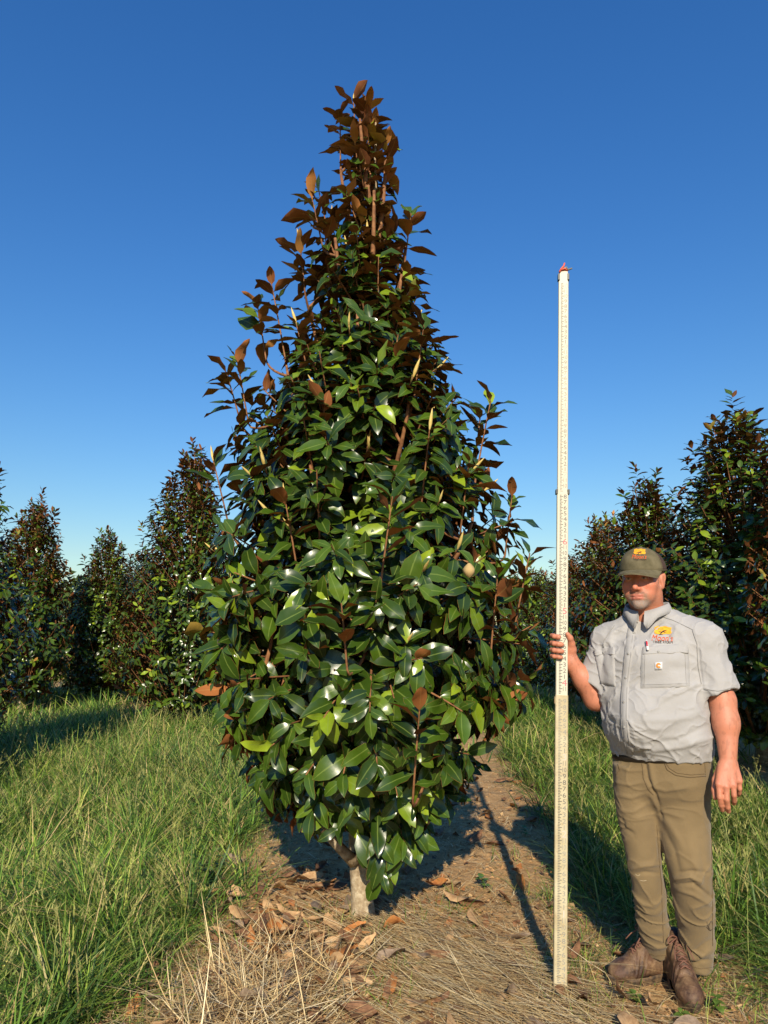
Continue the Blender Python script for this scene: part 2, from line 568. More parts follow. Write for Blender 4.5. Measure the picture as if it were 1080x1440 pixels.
cl = link('soil_crumbs', mesh_np('soil_crumbs', vv.reshape(-1, 3), [(octf_[None] + (np.arange(n) * 6)[:, None, None]).reshape(-1, 3)], [cr_], smooth=False, attrs={'Col': cc}))
tag(cl, 'small crumbs of tan soil scattered over the bare strip', 'soil', kind='stuff')
def d_frag(x, y):
    return np.clip(np.exp(-(((x + .30) / .55) ** 2 + ((y - 3.6) / .7) ** 2)) + .12 * (1 - lane(x, y)), 0, 1) * sstep(9, 5, y)
p = scatter(2600, -1.5, 2.2, 2.1, 8, d_frag); n = len(p)
a1 = unit(rng.normal(0, 1, (n, 3)) * [1, 1, .35]); a2 = unit(np.cross(a1, rng.normal(0, .4, (n, 3)) + [0, 0, 1]))
s1 = rng.uniform(.008, .034, n)[:, None]; s2 = s1 * rng.uniform(.35, .8, (n, 1))
c = np.stack([p[:, 0], p[:, 1], ground_z(p[:, 0], p[:, 1]) + rng.uniform(.004, .022, n)], -1)
up_ = np.cross(a1, a2)
bend = up_ * (s1 * rng.uniform(-.5, .5, (n, 1)))
vv = np.stack([c - a1 * s1, c - a2 * s2 + bend, c + a2 * s2 * .9 + bend * .6, c + a1 * s1 * .8], 1)
fr_ = np.array([[0, 1, 2], [1, 3, 2]])
FC = np.array([srgb(128, 90, 60), srgb(166, 128, 86), srgb(96, 70, 50), srgb(190, 158, 112), srgb(150, 98, 58)])
cc = np.repeat(FC[rng.integers(0, 5, n)] * rng.uniform(.7, 1.15, (n, 1)), 4, 0)
fg = link('leaf_fragments', mesh_np('leaf_fragments', vv.reshape(-1, 3), [(fr_[None] + (np.arange(n) * 4)[:, None, None]).reshape(-1, 3)], [MAT_STRAW], smooth=False, attrs={'Col': cc}))
tag(fg, 'broken bits of dead leaf mixed into the straw round the trunk', 'leaf litter', kind='stuff')

# ================================================================== MAGNOLIA TREES
# glossy upper face
m = Mat('leaf_upper', rough=0.22, spec=0.42)
tone = m.attr('tone', 'Fac')
cr = m.ramp(tone, [(0.0, srgb(28, 46, 17)), (0.45, srgb(48, 70, 18)), (0.75, srgb(70, 96, 22)), (1.0, srgb(140, 162, 38))])
nz = m.noise(38, 3, 0.5)
cr = m.mix(m.math('MULTIPLY', nz, 0.35), cr, srgb(24, 42, 16))
rib = m.ramp(m.attr('rib', 'Fac'), [(0.0, (1, 1, 1)), (0.05, (.7, .7, .7)), (0.10, (0, 0, 0))])
cr = m.mix(m.math('MULTIPLY', rib, 0.6), cr, srgb(116, 134, 62))
edge = m.ramp(m.attr('rib', 'Fac'), [(0.90, (0, 0, 0)), (1.0, (1, 1, 1))])
cr = m.mix(m.math('MULTIPLY', edge, 0.12), cr, srgb(140, 150, 70))
spot = m.ramp(m.noise(70, 2, .5), [(0.70, (0, 0, 0)), (0.74, (1, 1, 1))])
cr = m.mix(m.math('MULTIPLY', m.math('MULTIPLY', spot, m.ramp(m.noise(5, 2), [(0.5, (0, 0, 0)), (0.6, (1, 1, 1))])), .6), cr, srgb(110, 92, 44))
m.color(cr)
m.rough(m.ramp(m.noise(9, 2), [(0.3, (.20,) * 3), (0.7, (.34,) * 3)]))
m.bump(m.noise(60, 2), 0.12, 0.002)
MAT_LEAF = m.m
# rusty felt underside
m = Mat('leaf_underside', rough=0.85, spec=0.2)
cu = m.ramp(m.attr('under', 'Fac'), [(0.0, srgb(98, 60, 38)), (0.45, srgb(152, 94, 54)), (0.75, srgb(192, 128, 70)), (0.9, srgb(178, 142, 66)), (1.0, srgb(150, 156, 74))])
cu = m.mix(m.math('MULTIPLY', rib_ := m.ramp(m.attr('rib', 'Fac'), [(0.0, (1, 1, 1)), (0.10, (0, 0, 0))]), 0.5), cu, srgb(190, 150, 90))
m.color(m.mix(m.math('MULTIPLY', m.noise(45, 3), 0.3), cu, srgb(80, 48, 28)))
MAT_UNDER = m.m
m = Mat('magnolia_bark', rough=0.9, spec=0.2)
bk = m.ramp(m.noise(26, 5, 0.65), [(0.3, srgb(118, 100, 78)), (0.5, srgb(160, 142, 114)), (0.68, srgb(196, 182, 154))])
m.color(bk); m.bump(m.noise(70, 5, 0.7), 0.6, 0.006)
MAT_BARK = m.m
m = Mat('twig_bark', rough=0.8, spec=0.25)
m.color(m.ramp(m.noise(30, 3), [(0.3, srgb(96, 62, 42)), (0.6, srgb(146, 102, 66)), (0.8, srgb(172, 132, 88))]))
MAT_TWIG = m.m
m = Mat('felted_bud', rough=0.7, spec=0.3)
m.color(m.ramp(m.noise(50, 3), [(0.3, srgb(196, 164, 84)), (0.7, srgb(222, 200, 128))]))
MAT_BUD = m.m

ST_HI = (np.array([0, .08, .24, .46, .68, .88, 1.0]), np.array([.05, .10, .74, 1.0, .90, .44, .03]))
ST_LO = (np.array([0, .22, .52, .82, 1.0]), np.array([.06, .70, 1.0, .62, .03]))

def leaf_shape(r, hi=True, thick=0.007):
    """one leaf of unit length along +x, upper face +z; two skins (upper and underside)"""
    t, w = ST_HI if hi else ST_LO
    curl = r.uniform(-.10, .62); fold = r.uniform(.05, .5); wave = r.uniform(.015, .09); tw = r.uniform(-.5, .5); half = r.uniform(.165, .235)
    ph = r.uniform(0, 6)
    V = []
    for ti, wi in zip(t, w):
        ang = curl * 1.9 * ti
        cx = (math.sin(ang) / (curl * 1.9)) if abs(curl) > .03 else ti
        cz = -((1 - math.cos(ang)) / (curl * 1.9)) if abs(curl) > .03 else 0
        bow = 0.10 * math.sin(tw * 2) * math.sin(math.pi * ti) * .4
        for sx in (-1, 0, 1):
            y = sx * half * wi
            z = fold * abs(y) + sx * tw * .3 * half * wi * ti + (wave * math.sin(ph + 9 * ti + sx * 1.6) if sx else 0) * wi
            V.append((cx + bow * 0, y + bow, cz + z))
    V = np.array(V); n = len(t)
    # underside: a second skin just below
    V2 = V.copy(); V2[:, 2] -= thick
    f = []
    for i in range(n - 1):
        for k in range(2):
            f.append((i * 3 + k, (i + 1) * 3 + k, (i + 1) * 3 + k + 1, i * 3 + k + 1))
    f = np.array(f)
    f = np.concatenate([f[:, [0, 1, 2]], f[:, [0, 2, 3]]])          # same diagonals on both skins
    f2 = f[:, ::-1] + len(V)
    rib = np.tile([1., 0., 1.], n)
    return np.concatenate([V, V2]), np.concatenate([f, f2]), np.concatenate([rib, rib]), np.array([0] * len(f) + [1] * len(f))

_lr = random.Random(3)
LEAF_HI = [leaf_shape(_lr, True) for _ in range(18)]
LEAF_LO = [leaf_shape(_lr, False, 0.012) for _ in range(10)]

def leaf_frames(D, Nn):
    D = unit(D)
    Nn = unit(Nn - D * (Nn * D).sum(-1, keepdims=True))
    S = np.cross(Nn, D)
    return np.stack([D, S, Nn], -1)         # columns x, y, z

def leaves_joined(name, O, F, L, Wd, var, tone, under, lib):
    """all leaves of a set as one mesh"""
    vs, fs, ribs, mi, to, un = [], [], [], [], [], []
    off = 0
    for k, (V, f, rib, mid) in enumerate(lib):
        s = np.where(var == k)[0]
        if not len(s):
            continue
        loc = V[None] * np.stack([L[s], L[s] * Wd[s], L[s]], -1)[:, None, :]
        w = np.einsum('nij,nvj->nvi', F[s], loc) + O[s][:, None, :]
        n = len(s); nv = len(V)
        vs.append(w.reshape(-1, 3))
        fs.append((f[None] + (np.arange(n) * nv)[:, None, None] + off).reshape(-1, f.shape[1]))
        ribs.append(np.tile(rib, n)); mi.append(np.tile(mid, n))
        to.append(np.repeat(tone[s], nv)); un.append(np.repeat(under[s], nv))
        off += n * nv
    return mesh_np(name, np.concatenate(vs), [np.concatenate(fs)], [MAT_LEAF, MAT_UNDER], np.concatenate(mi),
                   attrs={'rib': np.concatenate(ribs), 'tone': np.concatenate(to), 'under': np.concatenate(un)})

def bezier(a, b, c, n):
    t = np.linspace(0, 1, n)[:, None]
    return (1 - t) ** 2 * a + 2 * t * (1 - t) * b + t * t * c

def shoot_leaves(r, tip, ax, ln, n, size, droop, upright, start=0.0, axis_xy=None, youngp=0.025):
    """leaves set spirally along the end of a shoot; returns lists of origin, direction, normal, length, tone, under"""
    ax = unit(ax)
    ref = np.array([0, 0, 1.0]) if abs(ax[2]) < .9 else np.array([1.0, 0, 0])
    a = unit(np.cross(ax, ref)); b = np.cross(ax, a)
    ph = r.uniform(0, 6.28)
    res = []
    young = r.random() < youngp
    for i in range(n):
        u = ((i + .5) / n) ** .62               # 0 old, base of the shoot; 1 tip: crowded towards the tip
        o = tip - ax * ln * (1 - start) * (1 - u)
        th = ph + i * 2.39996 + r.gauss(0, .25)
        rad = a * math.cos(th) + b * math.sin(th)
        spread = RAD((84 - 22 * u - upright * 32 * u ** 2) + r.gauss(0, 9))
        d = ax * math.cos(spread) + rad * math.sin(spread)
        g = droop * (1.05 - .45 * u) + r.gauss(0, .10)
        d = unit(d + np.array([0, 0, -g]))
        js = .28 + .30 * max(0.0, upright - .4)
        nn = ax * .9 + np.array([0, 0, .55]) - rad * .15 + np.array([r.gauss(0, js), r.gauss(0, js), r.gauss(0, js)])
        nn = nn + np.array([0, -1.0, .25]) * r.uniform(0, .75)             # leaves turn towards the light of the south
        # hanging leaves turn their glossy face outwards
        if d[2] < -.15:
            out = np.array([d[0], d[1], 0.0]); out = out / (np.linalg.norm(out) + 1e-6)
            if axis_xy is not None:
                o2 = np.array([o[0] - axis_xy[0], o[1] - axis_xy[1], 0.0]); out = .4 * out + o2 / (np.linalg.norm(o2) + 1e-6)
            nn = nn * (1 - .7 * min(1, -d[2])) + 1.5 * out * min(1, -d[2] * 1.5)
        Ls = size * r.uniform(.62, 1.22) * (1.0 - .22 * abs(u - .45) * 2)
        tn = min(1, max(0, r.gauss(.45, .2) + (.10 if u > .7 else 0)))
        ud = min(.8, max(0, r.gauss(.42, .2)))
        if young and u > .6:
            tn = r.uniform(.8, 1.0); ud = r.uniform(.75, 1.0)
        res.append((o, d, nn, Ls, tn, ud))
    return res

def bud_mesh():
    mb = MB()
    z = np.array([0, .12, .3, .55, .8, .95, 1.0]); rr = np.array([.05, .085, .12, .105, .06, .022, .004])
    pts = []
    for i, zz in enumerate(z):
        ang = np.linspace(0, 2 * math.pi, 7, endpoint=False)
        bend = .06 * zz * zz
        pts.append(np.stack([rr[i] * np.cos(ang) + bend, rr[i] * .85 * np.sin(ang), np.full(7, zz)], -1))
    mb.grid(np.array(pts), True)
    return mb.mesh('bud', MAT_BUD)
BUD = bud_mesh()

def rot_to(ax, spin):
    return Vector(tuple(ax)).to_track_quat('Z', 'Y').to_matrix() @ Matrix.Rotation(spin, 3, 'Z')

# ------------------------------------------------------------------ the big magnolia in front
TX, TY = -0.105, 3.86
TZ0 = float(ground_z(TX, TY))
def zpx(py, D=TY):
    return P(540, py, D)[2]
# crown outline from the photograph: row, left edge, right edge (spires left out)
OUT = [(1262, 520, 560), (1215, 440, 605), (1160, 360, 650), (1105, 325, 690), (1050, 300, 722), (1000, 285, 752), (950, 265, 768), (900, 258, 772), (850, 256, 772),
       (800, 268, 762), (750, 282, 748), (700, 298, 722), (650, 306, 708), (600, 318, 690), (560, 338, 664), (520, 360, 640), (480, 380, 628), (440, 398, 618),
       (400, 408, 606), (350, 424, 600), (300, 446, 582), (250, 462, 560), (200, 468, 552), (150, 474, 528), (118, 490, 506)]
oz = np.array([zpx(a) for a, _, _ in OUT])
def _xw(px, py):
    return P(px, py, TY)[0]
oxl = np.array([TX - _xw(l, a) for a, l, _ in OUT]); oxr = np.array([_xw(r_, a) - TX for a, _, r_ in OUT])
def crown_R(z, az):
    l = np.interp(z, oz, oxl); r_ = np.interp(z, oz, oxr)
    c = math.cos(az)
    side = r_ if c > 0 else l
    fb = .5 * (l + r_)
    return (abs(c) * side + (1 - abs(c)) * fb) / 1.03

ZTOP = zpx(118)
r = random.Random(11)
shoots = []            # tip, axis, length, leaf count, leaf size, droop, upright
def axis_for(zrel, az, jitter=.12):
    # zrel 0 at the foot of the crown, 1 at the top
    el = np.interp(zrel, [0, .10, .22, .42, .7, 1.0], [-62, -25, 8, 36, 58, 84]) + r.gauss(0, 12)
    return np.array([math.cos(az) * math.cos(RAD(el)), math.sin(az) * math.cos(RAD(el)), math.sin(RAD(el))]) + np.array([r.gauss(0, jitter) for _ in range(3)])
zlo = zpx(1178)
zz = np.linspace(zlo, ZTOP - .12, 400)
wgt = np.array([(np.interp(z, oz, (oxl + oxr) / 2) + .06) * np.interp((z - zlo) / (ZTOP - zlo), [0, .6, .8, 1], [1, 1, .42, .16]) for z in zz]); cw = np.cumsum(wgt) / wgt.sum()
NSH = 600
for i in range(NSH):
    z = zz[np.searchsorted(cw, (i + .5) / NSH)]
    az = i * 2.39996 + r.gauss(0, .2)
    zr = (z - zlo) / (ZTOP - zlo)
    R_ = crown_R(z, az)
    ax = axis_for(zr, az)
    f = 1 - .62 * r.random() ** 1.9
    # the leaves reach past the tip by some centimetres
    rr = max(.01, (R_ - .07) * f) if R_ > .12 else R_ * .3 * r.random()
    tip = np.array([TX + rr * math.cos(az), TY + rr * math.sin(az), z + r.gauss(0, .03)])
    size = np.interp(zr, [0, .3, .55, .8, 1], [.188, .182, .172, .172, .182])
    droop = np.interp(zr, [0, .12, .3, .5, .75, 1], [1.3, 1.0, .66, .46, .34, .12])
    shoots.append((tip, ax, r.uniform(.22, .36), int(r.uniform(12, 18)), size, droop, np.interp(zr, [0, .4, .75, 1], [.1, .35, .6, 1.0])))
# spires that stand out of the outline: tip pixel, distance
SPIRES = [(497, 132, 3.86, .46), (520, 165, 3.80, .34), (545, 188, 3.84, .30), (447, 255, 3.80, .34), (438, 268, 3.74, .30), (478, 150, 3.84, .28), (466, 300, 3.9, .32), (578, 292, 3.80, .30), (422, 338, 3.75, .26), (382, 392, 3.72, .40), (362, 420, 3.85, .32),
          (333, 496, 3.70, .36), (318, 515, 3.86, .30), (300, 640, 3.65, .34), (690, 556, 3.72, .38), (676, 572, 3.90, .36), (596, 450, 3.45, .38), (560, 462, 3.40, .36), (552, 690, 2.98, .42), (622, 560, 3.62, .30),
          (325, 805, 3.45, .34), (745, 770, 3.60, .34), (700, 800, 3.20, .34), (720, 690, 3.70, .3), (590, 990, 2.90, .36), (660, 640, 3.35, .32), (480, 840, 2.92, .26), (455, 560, 3.3, .34), (400, 690, 3.25, .34)]
for (px, py, D, ln) in SPIRES:
    tip = np.array(P(px, py + 8, D))
    out = np.array([tip[0] - TX, tip[1] - TY, 0]); out = out / (np.linalg.norm(out) + .25)
    shoots.append((tip, np.array([0, 0, 1.0]) + out * .28 + np.array([r.gauss(0, .05), r.gauss(0, .05), 0]), ln, 11 if py < 330 else 13, .184, .05, 1.0))
# the branch that reaches in front of the rod, and the hanging sprigs beside the trunk
for (px, py, D, ax, nl) in [(742, 955, 3.06, (.85, -.15, .12), 12), (716, 962, 3.12, (.8, -.2, .15), 14), (700, 985, 3.1, (.8, -.2, -.1), 13), (690, 945, 3.12, (.7, -.4, .3), 14), (735, 985, 3.25, (.8, .0, -.1), 12), (536, 1236, 3.45, (.03, -.1, -1.0), 11), (546, 1226, 3.52, (.10, -.1, -1.0), 10), (538, 1212, 3.45, (.05, -.1, -1.0), 10), (552, 1200, 3.5, (.15, -.1, -.9), 10), (530, 1190, 3.4, (-.02, -.2, -.9), 9), (575, 1170, 3.5, (.4, -.2, -.7), 9),
                            (480, 1100, 3.12, (-.15, -.45, -.6), 13), (530, 1075, 3.0, (.05, -.5, -.6), 14), (430, 1090, 3.2, (-.4, -.5, -.5), 13), (580, 1060, 3.05, (.25, -.5, -.55), 14), (625, 1050, 3.2, (.45, -.4, -.5), 13),
                            (380, 1050, 3.25, (-.6, -.4, -.4), 13), (455, 1010, 2.98, (-.2, -.6, -.3), 14), (520, 1000, 2.9, (0, -.6, -.3), 14), (650, 1000, 3.05, (.5, -.5, -.25), 13), (340, 1000, 3.35, (-.7, -.35, -.2), 12),
                            (500, 1130, 3.25, (0, -.35, -.8), 13), (560, 1125, 3.25, (.2, -.3, -.8), 13), (440, 1140, 3.4, (-.3, -.3, -.7), 12), (610, 1110, 3.4, (.35, -.2, -.75), 12), (400, 1110, 3.5, (-.5, -.1, -.6), 11), (645, 1080, 3.6, (.5, -.1, -.6), 11)]:
    shoots.append((np.array(P(px, py, D)), np.array(ax), .26, nl, .168, .9 if ax[2] < .05 else .45, .2))

lf = []
buds = []
twigs = MB()
trunk_top = np.array([TX, TY, ZTOP - .15])
def trunk_pt(z):
    t = (z - TZ0) / (ZTOP - TZ0)
    return np.array([TX + .05 * math.sin(2.2 * t) - .075 * min(1, t * 8) * (1 - t) + .02 * math.sin(9 * t), TY + .04 * math.sin(5 * t), z])
limb_list = []
lr = random.Random(5)
for i in range(34):                       # main limbs, rising from the trunk
    z0 = np.interp(i / 33, [0, 1], [zpx(1205), ZTOP - 1.0])
    az = i * 2.39996 + .6
    zr = (z0 - zlo) / (ZTOP - zlo)
    rise = np.interp(zr, [0, .3, 1], [.42, .7, .65])
    z1 = min(z0 + rise, ZTOP - .3)
    R_ = crown_R(z1, az) * .72
    a = trunk_pt(z0); c = np.array([TX + R_ * math.cos(az), TY + R_ * math.sin(az), z1])
    b = a * .45 + c * .55 + np.array([0, 0, -.10 if zr > .1 else -.02]) + np.array([math.cos(az), math.sin(az), 0]) * R_ * .22
    limb_list.append(bezier(a, b, c, 9))
limb_pts = np.concatenate(limb_list + [np.array([trunk_pt(z) for z in np.linspace(zpx(1150), ZTOP - .3, 60)])])
for (tip, ax, ln, nl, size, droop, upr) in shoots:
    ax = unit(ax)
    st = tip - ax * ln * 1.05
    # nearest limb point that lies lower and further in
    dd = np.linalg.norm(limb_pts - (st - np.array([0, 0, .12])), axis=1)
    q = limb_pts[np.argmin(dd)]
    mid = st - ax * .25 * np.linalg.norm(st - q)
    path = np.concatenate([bezier(q, mid, st, 6)[:-1], bezier(st, st + ax * ln * .5 + np.array([0, 0, .01]), tip, 4)])
    k = len(path)
    tpx = to_px(tip)
    if not (680 < tpx[0] < 760 and 930 < tpx[1] < 1000) and tpx[1] < np.interp(tpx[0], [290, 330, 400, 480, 510, 516, 565, 605, 660, 725, 760], [1000, 1060, 1110, 1120, 1120, 1200, 1200, 1140, 1070, 990, 975]):
        twigs.tube(path, np.linspace(.0085, .0032, k), 5, False)
    L_ = shoot_leaves(r, tip, ax, ln, nl, size, droop, upr, axis_xy=(TX, TY))
    lf += L_
    if ax[2] > .3 and r.random() < (.27 if droop < .5 else .3):
        buds.append((tip, unit(ax + np.array([0, 0, .35]) + np.array([r.gauss(0, .1), r.gauss(0, .1), 0])), r.uniform(.05, .085)))
        if r.random() < .35:
            buds.append((tip - ax * .03, unit(ax + np.array([r.gauss(0, .35), r.gauss(0, .35), .3])), r.uniform(.03, .055)))

O = np.array([a[0] for a in lf]); D_ = np.array([a[1] for a in lf]); N_ = np.array([a[2] for a in lf]); L_ = np.array([a[3] for a in lf])
T_ = np.array([a[4] for a in lf]); U_ = np.array([a[5] for a in lf])
Fm = leaf_frames(D_, N_)
Wd = rng.uniform(.82, 1.12, len(O))
# keep leaves clear of the man, the rod (but for one) and the ground
tipz = O[:, 2] + D_[:, 2] * L_
ok = tipz > .16
BX = [290, 330, 360, 400, 440, 480, 508, 514, 565, 580, 605, 640, 665, 690, 725, 760, 800]
BY = [1060, 1110, 1150, 1178, 1186, 1184, 1174, 1272, 1272, 1240, 1212, 1172, 1132, 1090, 1070, 1040, 1005]
for tt in (.5, 1.0):
    pxt = to_px(O + D_ * (L_ * tt)[:, None])
    ok &= pxt[:, 1] < np.interp(pxt[:, 0], BX, BY)
back_low = (O[:, 1] > TY + .15) & (O[:, 2] < zpx(1010)) & (rng.uniform(0, 1, len(O)) < .75)
ok &= ~back_low
rodx = np.abs(O[:, 0] + D_[:, 0] * L_ * .6 - .72) < .09
rody = np.abs(O[:, 1] - 3.15) < .10
ok &= ~((rodx & rody) & (O[:, 2] > 1.35))
O, D_, L_, T_, U_, Fm, Wd = [a[ok] for a in (O, D_, L_, T_, U_, Fm, Wd)]
var = rng.integers(0, len(LEAF_HI), len(O))

tree = thing('magnolia_tree', (TX, TY, TZ0), 'tall conical magnolia with glossy leaves standing alone in the foreground', 'tree')
mb = MB()
tz = np.array([TZ0 - .04, TZ0 + .01, TZ0 + .06, zpx(1250), zpx(1205), zpx(1150), 1.0, 1.6, 2.4, 3.2, 3.9, ZTOP - .25])
tr_ = np.array([.070, .064, .058, .055, .058, .052, .043, .034, .026, .018, .011, .005])
mb.tube(np.array([trunk_pt(z) for z in tz]), tr_, 14)
me = mb.mesh('trunk', MAT_BARK)
trunk = link('trunk', me, tree)
for pth in limb_list:
    mb = MB(); mb.tube(pth, np.linspace(.021, .008, len(pth)), 7)
    link('limb', mb.mesh('limb', MAT_TWIG), tree)
# the forked low limb left of the trunk
for pts in ([(498, 1212, 3.80), (470, 1185, 3.72), (448, 1160, 3.62), (432, 1120, 3.5)], [(505, 1205, 3.8), (520, 1185, 3.74), (540, 1160, 3.66)]):
    mb = MB(); pp = np.array([P(*q) for q in pts])
    mb.tube(np.concatenate([bezier(pp[0], pp[1], pp[2], 6)[:-1], pp[-2:]]), np.linspace(.032, .013, 7), 8)
    link('limb', mb.mesh('limb', MAT_BARK), tree)
tw = link('twigs', twigs.mesh('twigs', MAT_TWIG), tree); tw['kind'] = 'stuff'
# the 300 leaves that show largest: nearest the camera on the near side, not buried in the crown
pix = to_px(O)
dist = np.linalg.norm(O - np.array([0, 0, CAM_H]), axis=1)
rad = np.hypot(O[:, 0] - TX, O[:, 1] - TY)
Rl = np.array([crown_R(z, math.atan2(y - TY, x - TX)) for x, y, z in O])
surf = rad / np.maximum(Rl, .1)
score = L_ / dist * (surf > .62) * (O[:, 1] < TY + .1)
order = np.argsort(-score)
single = order[:300]; rest = order[300:]
lib_me = []
for k, (V, f, rib, mid) in enumerate(LEAF_HI):
    for tn, ud in ((.30, .30), (.48, .45), (.68, .6), (.95, .95)):
        lib_me.append(mesh_np('leaf', V, [f], [MAT_LEAF, MAT_UNDER], mid, attrs={'rib': rib, 'tone': np.full(len(V), tn), 'under': np.full(len(V), ud)}))
for i in single:
    tcl = 0 if T_[i] < .38 else 1 if T_[i] < .58 else 2 if T_[i] < .8 else 3
    o = bpy.data.objects.new('leaf', lib_me[var[i] * 4 + tcl]); COL.objects.link(o)
    o.parent = tree
    M = Matrix(Fm[i].tolist()).to_4x4() @ Matrix.Diagonal((L_[i], L_[i] * Wd[i], L_[i], 1))
    M.translation = Vector(O[i].tolist()) - tree.location
    o.matrix_local = M
crown = link('crown', leaves_joined('crown', O[rest], Fm[rest], L_[rest], Wd[rest], var[rest], T_[rest], U_[rest], LEAF_HI), tree)
crown['kind'] = 'stuff'
for (p, ax, s) in buds:
    o = bpy.data.objects.new('bud', BUD); COL.objects.link(o); o.parent = tree
    M = rot_to(ax, r.uniform(0, 6.28)).to_4x4() @ Matrix.Diagonal((s * 1.05, s * 1.05, s * 1.25, 1)); M.translation = Vector(p.tolist()) - tree.location
    o.matrix_local = M
# one fuzzy seed cone on the right side
mb = MB(); c = np.array(P(660, 812, 3.1)); pts = []
for zz_ in np.linspace(0, 1, 9):
    ang = np.linspace(0, 6.2832, 10, endpoint=False); rr = .024 * math.sin(math.pi * (.06 + .9 * zz_ ** .9)) + .002
    pts.append(c + np.stack([rr * np.cos(ang + zz_) * (1 + .1 * np.cos(5 * ang)), rr * np.sin(ang + zz_), np.full(10, .062 * zz_)], -1))
mb.grid(np.array(pts), True)
mc = Mat('seed_cone', srgb(176, 150, 100), .9)
link('seed_cone', mb.mesh('seed_cone', mc.m), tree)

# ------------------------------------------------------------------ trees of the rows behind
def row_tree_data(seed, h, R0, nsh, size):
    r = random.Random(seed); rg = np.random.default_rng(seed)
    prof_z = np.array([.06, .12, .22, .36, .5, .66, .8, .9, .97, 1.0]); prof_r = np.array([.40, .75, .96, 1.0, .92, .72, .50, .33, .18, .05])
    lobe = [(r.uniform(0, 6.28), r.uniform(.05, .18)) for _ in range(3)]
    lf = []; tw = MB()
    zs = np.linspace(.07, .97, 300); w = np.interp(zs, prof_z, prof_r) + .06; cw = np.cumsum(w) / w.sum()
    for i in range(nsh):
        zr = zs[min(299, np.searchsorted(cw, (i + .5) / nsh))]
        az = i * 2.39996 + r.gauss(0, .2)
        R_ = R0 * np.interp(zr, prof_z, prof_r) * (1 + sum(a * math.cos(az - b) for b, a in lobe) + .10 * math.sin(7 * zr + az * 2 + seed))
        f = 1 - .55 * r.random() ** 1.8
        rr = max(.02, (R_ - .06) * f)
        el = np.interp(zr, [0, .12, .3, .6, 1.0], [-40, -15, 22, 52, 84]) + r.gauss(0, 13)
        ax = np.array([math.cos(az) * math.cos(RAD(el)), math.sin(az) * math.cos(RAD(el)), math.sin(RAD(el))])
        tip = np.array([rr * math.cos(az), rr * math.sin(az), zr * h + r.gauss(0, .05)])
        lf += shoot_leaves(r, tip, ax, r.uniform(.26, .42), int(r.uniform(11, 15)), size * np.interp(zr, [0, 1], [1.08, .9]), np.interp(zr, [0, .15, .4, .75, 1], [1.0, .8, .6, .42, .12]), np.interp(zr, [0, .4, .8, 1], [.0, .2, .5, 1]), axis_xy=(0, 0), youngp=.06)
        q = np.array([rr * .35 * math.cos(az), rr * .35 * math.sin(az), max(.3, zr * h - .55)])
        tw.tube(bezier(q, (q + tip) / 2 + np.array([math.cos(az), math.sin(az), 0]) * .06, tip, 5), np.linspace(.009, .003, 5), 4, False)
    # a few spires above the outline
    for k in range(22):
        az = r.uniform(0, 6.28); zr = r.uniform(.45, 1.0)
        R_ = R0 * np.interp(zr, prof_z, prof_r) * r.uniform(.6, 1.12)
        tip = np.array([R_ * math.cos(az), R_ * math.sin(az), min(zr * h + r.uniform(.05, .32), h * 1.03)])
        lf += shoot_leaves(r, tip, np.array([math.cos(az) * .2, math.sin(az) * .2, 1.0]), .40, 13, size, .02, 1.0, youngp=.2)
    O = np.array([a[0] for a in lf]); D = np.array([a[1] for a in lf]); Nn = np.array([a[2] for a in lf]); L = np.array([a[3] for a in lf])
    T = np.array([a[4] for a in lf]); U = np.array([a[5] for a in lf])
    U = np.where(U < .7, U * .55, U)
    keep = O[:, 2] + D[:, 2] * L > .05
    O, D, Nn, L, T, U = [q[keep] for q in (O, D, Nn, L, T, U)]
    Fm = leaf_frames(D, Nn)
    Wd, var = rg.uniform(.85, 1.1, len(O)), rg.integers(0, len(LEAF_LO), len(O))
    cme = leaves_joined('crown', O, Fm, L, Wd, var, T, U, LEAF_LO)
    tm = MB(); zt = np.linspace(-.05, h * .93, 10)
    tm.tube(np.stack([.03 * np.sin(zt * 1.7 + seed), .03 * np.cos(zt * 1.3 + seed) - .03, zt], -1), np.interp(zt, [-.05, .1, h], [.075, .055, .006]), 9)
    return cme, tm.mesh('trunk', MAT_BARK), tw.mesh('twigs', MAT_TWIG), h, (O, Fm, L, Wd, var, T, U)
KINDS = [row_tree_data(101, 4.2, 1.15, 800, .150), row_tree_data(102, 3.9, 1.0, 640, .150), row_tree_data(103, 4.5, 1.05, 740, .150), row_tree_data(104, 3.7, 1.1, 640, .150)]
